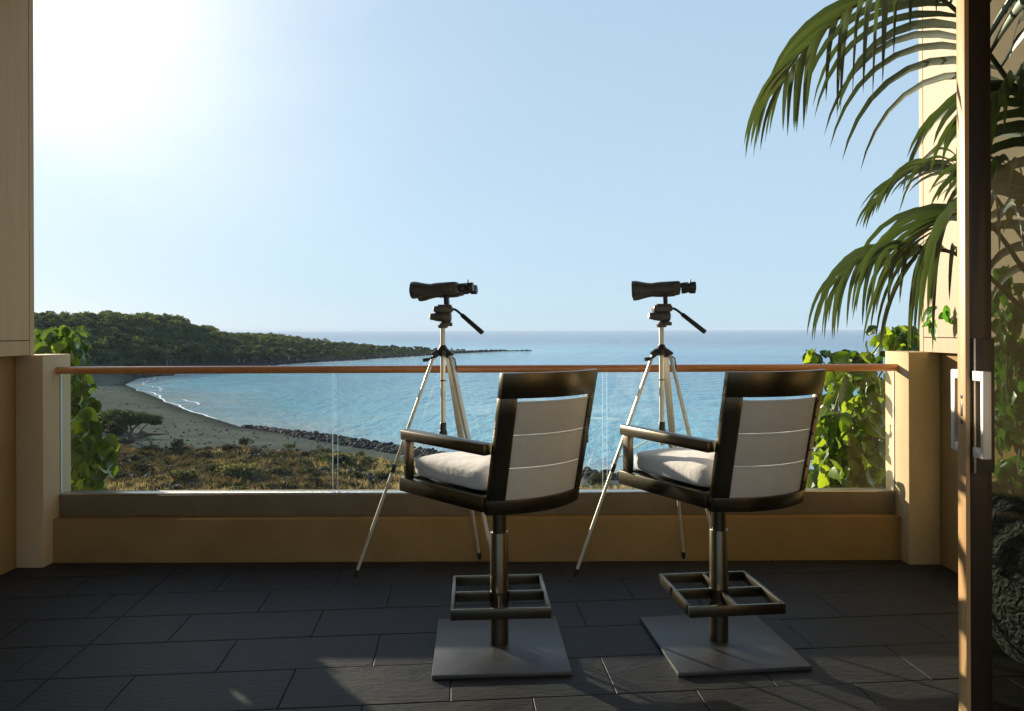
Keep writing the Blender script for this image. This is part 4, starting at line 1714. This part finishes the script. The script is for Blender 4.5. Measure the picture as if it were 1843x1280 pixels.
def vine(label, blobs, stems, mats, seed_face, size, name='vine', wide=1.0):
    """blobs: (px, py, Y, rx_px, ry_px, rdepth, n)"""
    root = thing(name, label, 'vine')
    t = B()
    for st_ in stems:
        pts = [P(*q) for q in st_]
        fine = []
        for i in range(len(pts) - 1):
            for f_ in (0, 0.33, 0.66):
                fine.append(pts[i].lerp(pts[i + 1], f_) + rv(0.012))
        fine.append(pts[-1])
        t.tube(fine, [0.009 - 0.006 * i / len(fine) for i in range(len(fine))], 6)
    t.build('stem', M['stem'], root, True)
    meshes = [leaf_mesh('leaf', 1.0, w_ * wide, fo, dr, mt) for (w_, fo, dr) in ((0.34, 0.35, 0.2), (0.40, 0.2, 0.4), (0.30, 0.6, 0.15), (0.37, 0.45, 0.55)) for mt in mats]
    # hidden leaves deep inside, too many to tell apart; vines' shade is painted darker
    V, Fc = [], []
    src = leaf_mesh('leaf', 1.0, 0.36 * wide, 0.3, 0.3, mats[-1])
    for (px, py, Y, rx, ry, rd, n) in blobs:
        for i in range(int(n * 1.6)):
            q = RNG.uniform(-1, 1, 3)
            pos = P(px + q[0] * rx * 0.9, py + q[1] * ry * 0.9, Y + 0.12 + abs(q[2]) * 0.3)
            y_ = (Vector((0, -0.1, -1)) + rv(0.7)).normalized()
            z_ = Vector(seed_face) + rv(0.8)
            z_ = (z_ - y_ * z_.dot(y_)).normalized()
            mt_ = Matrix.Translation(pos) @ Matrix((y_.cross(z_), y_, z_)).transposed().to_4x4() @ Matrix.Scale(size * RNG.uniform(0.7, 1.2), 4)
            b0 = len(V)
            V += [tuple(mt_ @ v_.co) for v_ in src.vertices]
            Fc += [tuple(b0 + j for j in p_.vertices) for p_ in src.polygons]
    me_ = bpy.data.meshes.new('inner_leaves')
    me_.from_pydata(V, [], Fc)
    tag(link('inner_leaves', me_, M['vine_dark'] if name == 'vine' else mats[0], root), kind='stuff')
    k = 0
    for (px, py, Y, rx, ry, rd, n) in blobs:
        for i in range(n):
            while True:
                q = RNG.uniform(-1, 1, 3)
                if (q ** 2).sum() <= 1:
                    break
            pos = P(px + q[0] * rx, py + q[1] * ry, Y + q[2] * rd)
            face = Vector(seed_face) + rv(0.6)
            tip = Vector((0, -0.1, -1.0)) + rv(0.55)
            place_leaf(meshes[k % len(meshes)], root, pos, face, tip, size * RNG.uniform(0.65, 1.35))
            k += 1
    return root


vine('dark glossy leafy vine climbing outside the left pillar', [
    (108, 615, 4.75, 48, 32, 0.25, 72), (135, 660, 4.7, 26, 42, 0.25, 30), (132, 720, 4.65, 36, 55, 0.25, 52), (145, 790, 4.6, 40, 60, 0.25, 52),
    (180, 812, 4.5, 28, 36, 0.1, 22), (140, 870, 4.6, 40, 24, 0.2, 32), (122, 800, 4.95, 40, 90, 0.2, 38), (146, 770, 4.36, 24, 110, 0.05, 40), (98, 760, 4.5, 20, 130, 0.12, 34)],  # last two clumps added to stop a floor sun streak, the last unseen
    [[(120, 900, 4.6), (135, 820, 4.62), (150, 740, 4.66), (125, 650, 4.7), (95, 610, 4.72)], [(130, 900, 4.6), (165, 840, 4.52), (180, 800, 4.5)],
     [(125, 760, 4.6), (150, 700, 4.6), (160, 610, 4.7)]],
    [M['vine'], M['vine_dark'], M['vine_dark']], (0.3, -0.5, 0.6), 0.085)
vine('bright sunlit vine with broad yellow-green leaves behind the right end of the glass', [
    (1540, 690, 4.55, 60, 40, 0.22, 46), (1545, 760, 4.5, 62, 55, 0.22, 80), (1525, 835, 4.5, 62, 50, 0.22, 84), (1570, 850, 4.42, 30, 38, 0.1, 26),
    (1480, 800, 4.6, 25, 80, 0.15, 30), (1530, 645, 4.5, 60, 12, 0.1, 12), (1462, 634, 4.55, 16, 8, 0.05, 5), (1610, 610, 4.6, 38, 24, 0.15, 26)],
    [[(1530, 900, 4.5), (1540, 800, 4.5), (1520, 720, 4.55), (1545, 650, 4.52), (1610, 610, 4.6)], [(1500, 900, 4.55), (1490, 800, 4.6), (1510, 700, 4.55), (1465, 636, 4.55)],
     [(1560, 900, 4.45), (1575, 820, 4.45), (1570, 700, 4.5), (1640, 590, 4.6)]],
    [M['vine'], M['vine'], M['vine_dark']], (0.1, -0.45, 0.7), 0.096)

# the big planter with its palm
pot_c = Vector((2.13, 2.78, 0))
pot = thing('planter', 'large dark round planter of carved bark texture seen through the door glass', 'planter', pot_c)
m, nt, b, o = new_mat('carved_bark')
v = coords(nt, 'Object', (1, 1, 1))
wv = N(nt, 'ShaderNodeTexWave')
wv.bands_direction = 'DIAGONAL'
wv.inputs['Scale'].default_value = 13
wv.inputs['Distortion'].default_value = 9
wv.inputs['Detail'].default_value = 4
wv.inputs['Detail Scale'].default_value = 2.5
nt.links.new(v, wv.inputs['Vector'])
n2 = noise_tex(nt, v, 55, 8, 0.8)
rp = ramp(nt, [(0.1, (0.045, 0.052, 0.047)), (0.8, (0.21, 0.245, 0.22))])
mm = N(nt, 'ShaderNodeMath', operation='MULTIPLY')
nt.links.new(wv.outputs['Fac'], mm.inputs[0])
nt.links.new(n2.outputs['Fac'], mm.inputs[1])
m2_ = N(nt, 'ShaderNodeMath', operation='MULTIPLY')
m2_.inputs[1].default_value = 1.6
nt.links.new(mm.outputs[0], m2_.inputs[0])
nt.links.new(m2_.outputs[0], rp.inputs['Fac'])
nt.links.new(rp.outputs['Color'], b.inputs['Base Color'])
b.inputs['Roughness'].default_value = 0.45
bp = N(nt, 'ShaderNodeBump')
bp.inputs['Strength'].default_value = 1.0
bp.inputs['Distance'].default_value = 0.02
nt.links.new(m2_.outputs[0], bp.inputs['Height'])
nt.links.new(bp.outputs['Normal'], b.inputs['Normal'])
t = B()
t.lathe([(0.002, 0.17), (0.03, 0.20), (0.12, 0.262), (0.25, 0.312), (0.38, 0.33), (0.50, 0.318), (0.60, 0.285), (0.645, 0.27), (0.655, 0.262), (0.65, 0.250), (0.61, 0.245)], seg=72)
for vtx in t.bm.verts:
    if 0.02 < vtx.co.z < 0.64:
        an = math.atan2(vtx.co.y, vtx.co.x)
        q = math.sin(an * 9 + vtx.co.z * 14) * 0.006 + mnoise.noise(vtx.co * 14) * 0.006
        vtx.co.x *= 1 + q / 0.3
        vtx.co.y *= 1 + q / 0.3
t.build('pot', m, pot, True, 60)
t = B()
t.lathe([(0.598, 0.246), (0.605, 0.1), (0.607, 0.002)], seg=32)
M['soil'] = simple('potting_soil', (0.02, 0.015, 0.01), (0.05, 0.036, 0.024), rough=0.95, scale=30, bump=0.8)
t.build('soil', M['soil'], pot)

palm = thing('palm', 'potted kentia palm with long arching fronds at the right', 'palm', pot_c + Vector((0, 0, 0.607)))
PM = Matrix.Translation(-(pot_c + Vector((0, 0, 0.607))))


def spline(pts, n):
    out = []
    for k in range(n + 1):
        t_ = k / n * (len(pts) - 1)
        i = min(int(t_), len(pts) - 2)
        f_ = t_ - i
        p0, p1, p2, p3 = pts[max(i - 1, 0)], pts[i], pts[i + 1], pts[min(i + 2, len(pts) - 1)]
        out.append(0.5 * ((2 * p1) + (p2 - p0) * f_ + (2 * p0 - 5 * p1 + 4 * p2 - p3) * f_ * f_ + (3 * p1 - p0 - 3 * p2 + p3) * f_ ** 3))
    return out


def leaflet_mesh(p0, d0, side_n, L, W, grav, nseg=9):
    """drooping strap with a shallow V fold"""
    V, Fc = [], []
    p = p0.copy()
    d_ = d0.normalized()
    st_ = L / nseg
    for i in range(nseg + 1):
        f_ = i / nseg
        w_ = W * (min(1.0, 0.35 + 3.2 * f_) * (1 - f_ ** 2.4) ** 0.8)
        x = side_n - d_ * side_n.dot(d_)
        if x.length < 1e-4:
            x = d_.orthogonal()
        x.normalize()
        nn = x.cross(d_).normalized()
        V += [tuple(p - x * w_ + nn * w_ * 0.28), tuple(p), tuple(p + x * w_ + nn * w_ * 0.28)]
        p = p + d_ * st_
        d_ = (d_ + Vector((0, 0, -1)) * grav * (0.35 + 1.1 * f_) / nseg * 3).normalized()
    for i in range(nseg):
        a_ = 3 * i
        Fc += [(a_, a_ + 1, a_ + 4, a_ + 3), (a_ + 1, a_ + 2, a_ + 5, a_ + 4)]
    me_ = bpy.data.meshes.new('leaflet')
    me_.from_pydata(V, [], Fc)
    for p_ in me_.polygons:
        p_.use_smooth = True
    me_.materials.append(M['palm'])
    return me_


def frond(ctrl, start, n_pairs, L0, L1, W, grav, ang=55, up=Vector((0, 0, 1)), r0=0.012, tilt=0.0, sides=(-1, 1), lift=0.25):
    pts = [PM @ q for q in ctrl]
    sp = spline(pts, 60)
    t = B()
    t.tube(sp, [r0 * (1 - 0.8 * i / 60) for i in range(61)], 8)
    fr = t.build('frond', M['stem'], palm, True)
    for k in range(n_pairs):
        f_ = start + (1 - start) * (k + 0.5) / n_pairs
        i = min(int(f_ * 60), 59)
        p_ = sp[i]
        tan = (sp[min(i + 1, 60)] - sp[max(i - 1, 0)]).normalized()
        sv = tan.cross(up).normalized()
        un = sv.cross(tan).normalized()
        g_ = (f_ - start) / (1 - start)
        L = (L0 * (1 - g_) + L1 * g_) * (0.75 + 0.9 * g_ * (1 - g_)) * RNG.uniform(0.9, 1.1)
        a_ = R(ang * (1 - 0.55 * g_))
        for s in sides:
            d_ = tan * math.cos(a_) + sv * s * math.sin(a_) + un * (lift + RNG.normal(0, 0.06))
            nrm = (tan + un * RNG.uniform(0.3, 0.7) + sv * RNG.normal(0, 0.2)).normalized()
            me_ = leaflet_mesh(p_, d_, nrm, L * RNG.uniform(0.92, 1.08), W * RNG.uniform(0.85, 1.15) * (1 - 0.45 * g_), grav * RNG.uniform(0.8, 1.2))
            link('leaflet', me_, None, fr)
    return fr


base_p = pot_c + Vector((0, 0, 0.60))
frond([base_p, P(1960, 500, 2.78), P(1850, 215, 2.75), P(1782, 100, 2.72), P(1715, 15, 2.68), P(1635, -22, 2.64), P(1568, -2, 2.60), P(1504, 42, 2.56), P(1452, 92, 2.53), P(1420, 140, 2.5)],
      0.20, 27, 1.02, 0.36, 0.0185, 1.2, 60, lift=0.12)
frond([base_p + Vector((-.02, .03, 0)), P(1900, 560, 2.95), P(1820, 400, 3.0), P(1760, 325, 3.02), P(1700, 300, 3.05), P(1640, 312, 3.08), P(1585, 355, 3.1)],
      0.40, 21, 0.40, 0.24, 0.0115, 0.7, 42, lift=0.05)
frond([base_p + Vector((-.03, -.02, 0)), P(1900, 600, 2.7), P(1830, 470, 2.68), P(1770, 395, 2.66), P(1720, 388, 2.65), P(1680, 420, 2.63), P(1655, 465, 2.62)],
      0.42, 12, 0.66, 0.48, 0.0165, 1.35, 46, lift=0.1)
frond([base_p + Vector((-.04, .0, 0)), P(1890, 640, 2.82), P(1800, 520, 2.8), P(1725, 462, 2.8), P(1650, 446, 2.8), P(1600, 446, 2.8), P(1552, 466, 2.8), P(1522, 498, 2.8)],
      0.42, 15, 0.52, 0.36, 0.0130, 1.5, 50, lift=0.08)
frond([base_p + Vector((.02, .02, 0)), P(1960, 420, 2.85), P(1925, 200, 2.9), P(1870, 60, 2.95), P(1800, -40, 3.0), P(1740, -90, 3.02)],
      0.22, 17, 0.58, 0.34, 0.024, 1.0, 60, lift=0.2)
frond([base_p + Vector((.04, .0, 0)), P(1960, 620, 2.75), P(1900, 430, 2.7), P(1850, 330, 2.68), P(1800, 300, 2.66)],
      0.36, 12, 0.46, 0.34, 0.023, 1.2, 52, lift=0.1)
frond([base_p + Vector((.05, .03, 0)), P(1990, 520, 2.6), P(1960, 330, 2.5), P(1900, 210, 2.45), P(1840, 160, 2.42), P(1800, 170, 2.4)],
      0.35, 13, 0.52, 0.38, 0.023, 1.3, 55, lift=0.1)

fic = vine('bright green broad-leaved climber on the wall behind the planter', [
    (1820, 640, 3.22, 36, 70, 0.06, 46), (1815, 740, 3.15, 30, 60, 0.08, 36), (1812, 540, 3.2, 30, 70, 0.06, 30), (1825, 850, 3.05, 24, 30, 0.06, 14),
    (1690, 570, 3.75, 26, 22, 0.06, 8), (1800, 890, 2.72, 18, 8, 0.05, 4)],
    [[(1835, 930, 3.0), (1830, 800, 3.15), (1815, 650, 3.2), (1815, 480, 3.2)]], [M['ficus']], (-0.4, -0.4, 0.6), 0.085, 'climber', 0.62)
fic['category'] = 'climber'

# ------------------------------------------------------------------ sea haze
t = B()
t.box(-43000, 43000, -3000, 14300, -17.8, 12.6)
hz = t.build('haze', None)
m = bpy.data.materials.new('haze')
m.use_nodes = True
nt = m.node_tree
for n in list(nt.nodes):
    nt.nodes.remove(n)
o = N(nt, 'ShaderNodeOutputMaterial')
pv = N(nt, 'ShaderNodeVolumePrincipled')
pv.inputs['Color'].default_value = (0.70, 0.84, 1.0, 1)
pv.inputs['Density'].default_value = 0.8e-4
pv.inputs['Anisotropy'].default_value = 0.0
nt.links.new(pv.outputs[0], o.inputs['Volume'])
hz.data.materials.append(m)
tag(hz, kind='stuff')
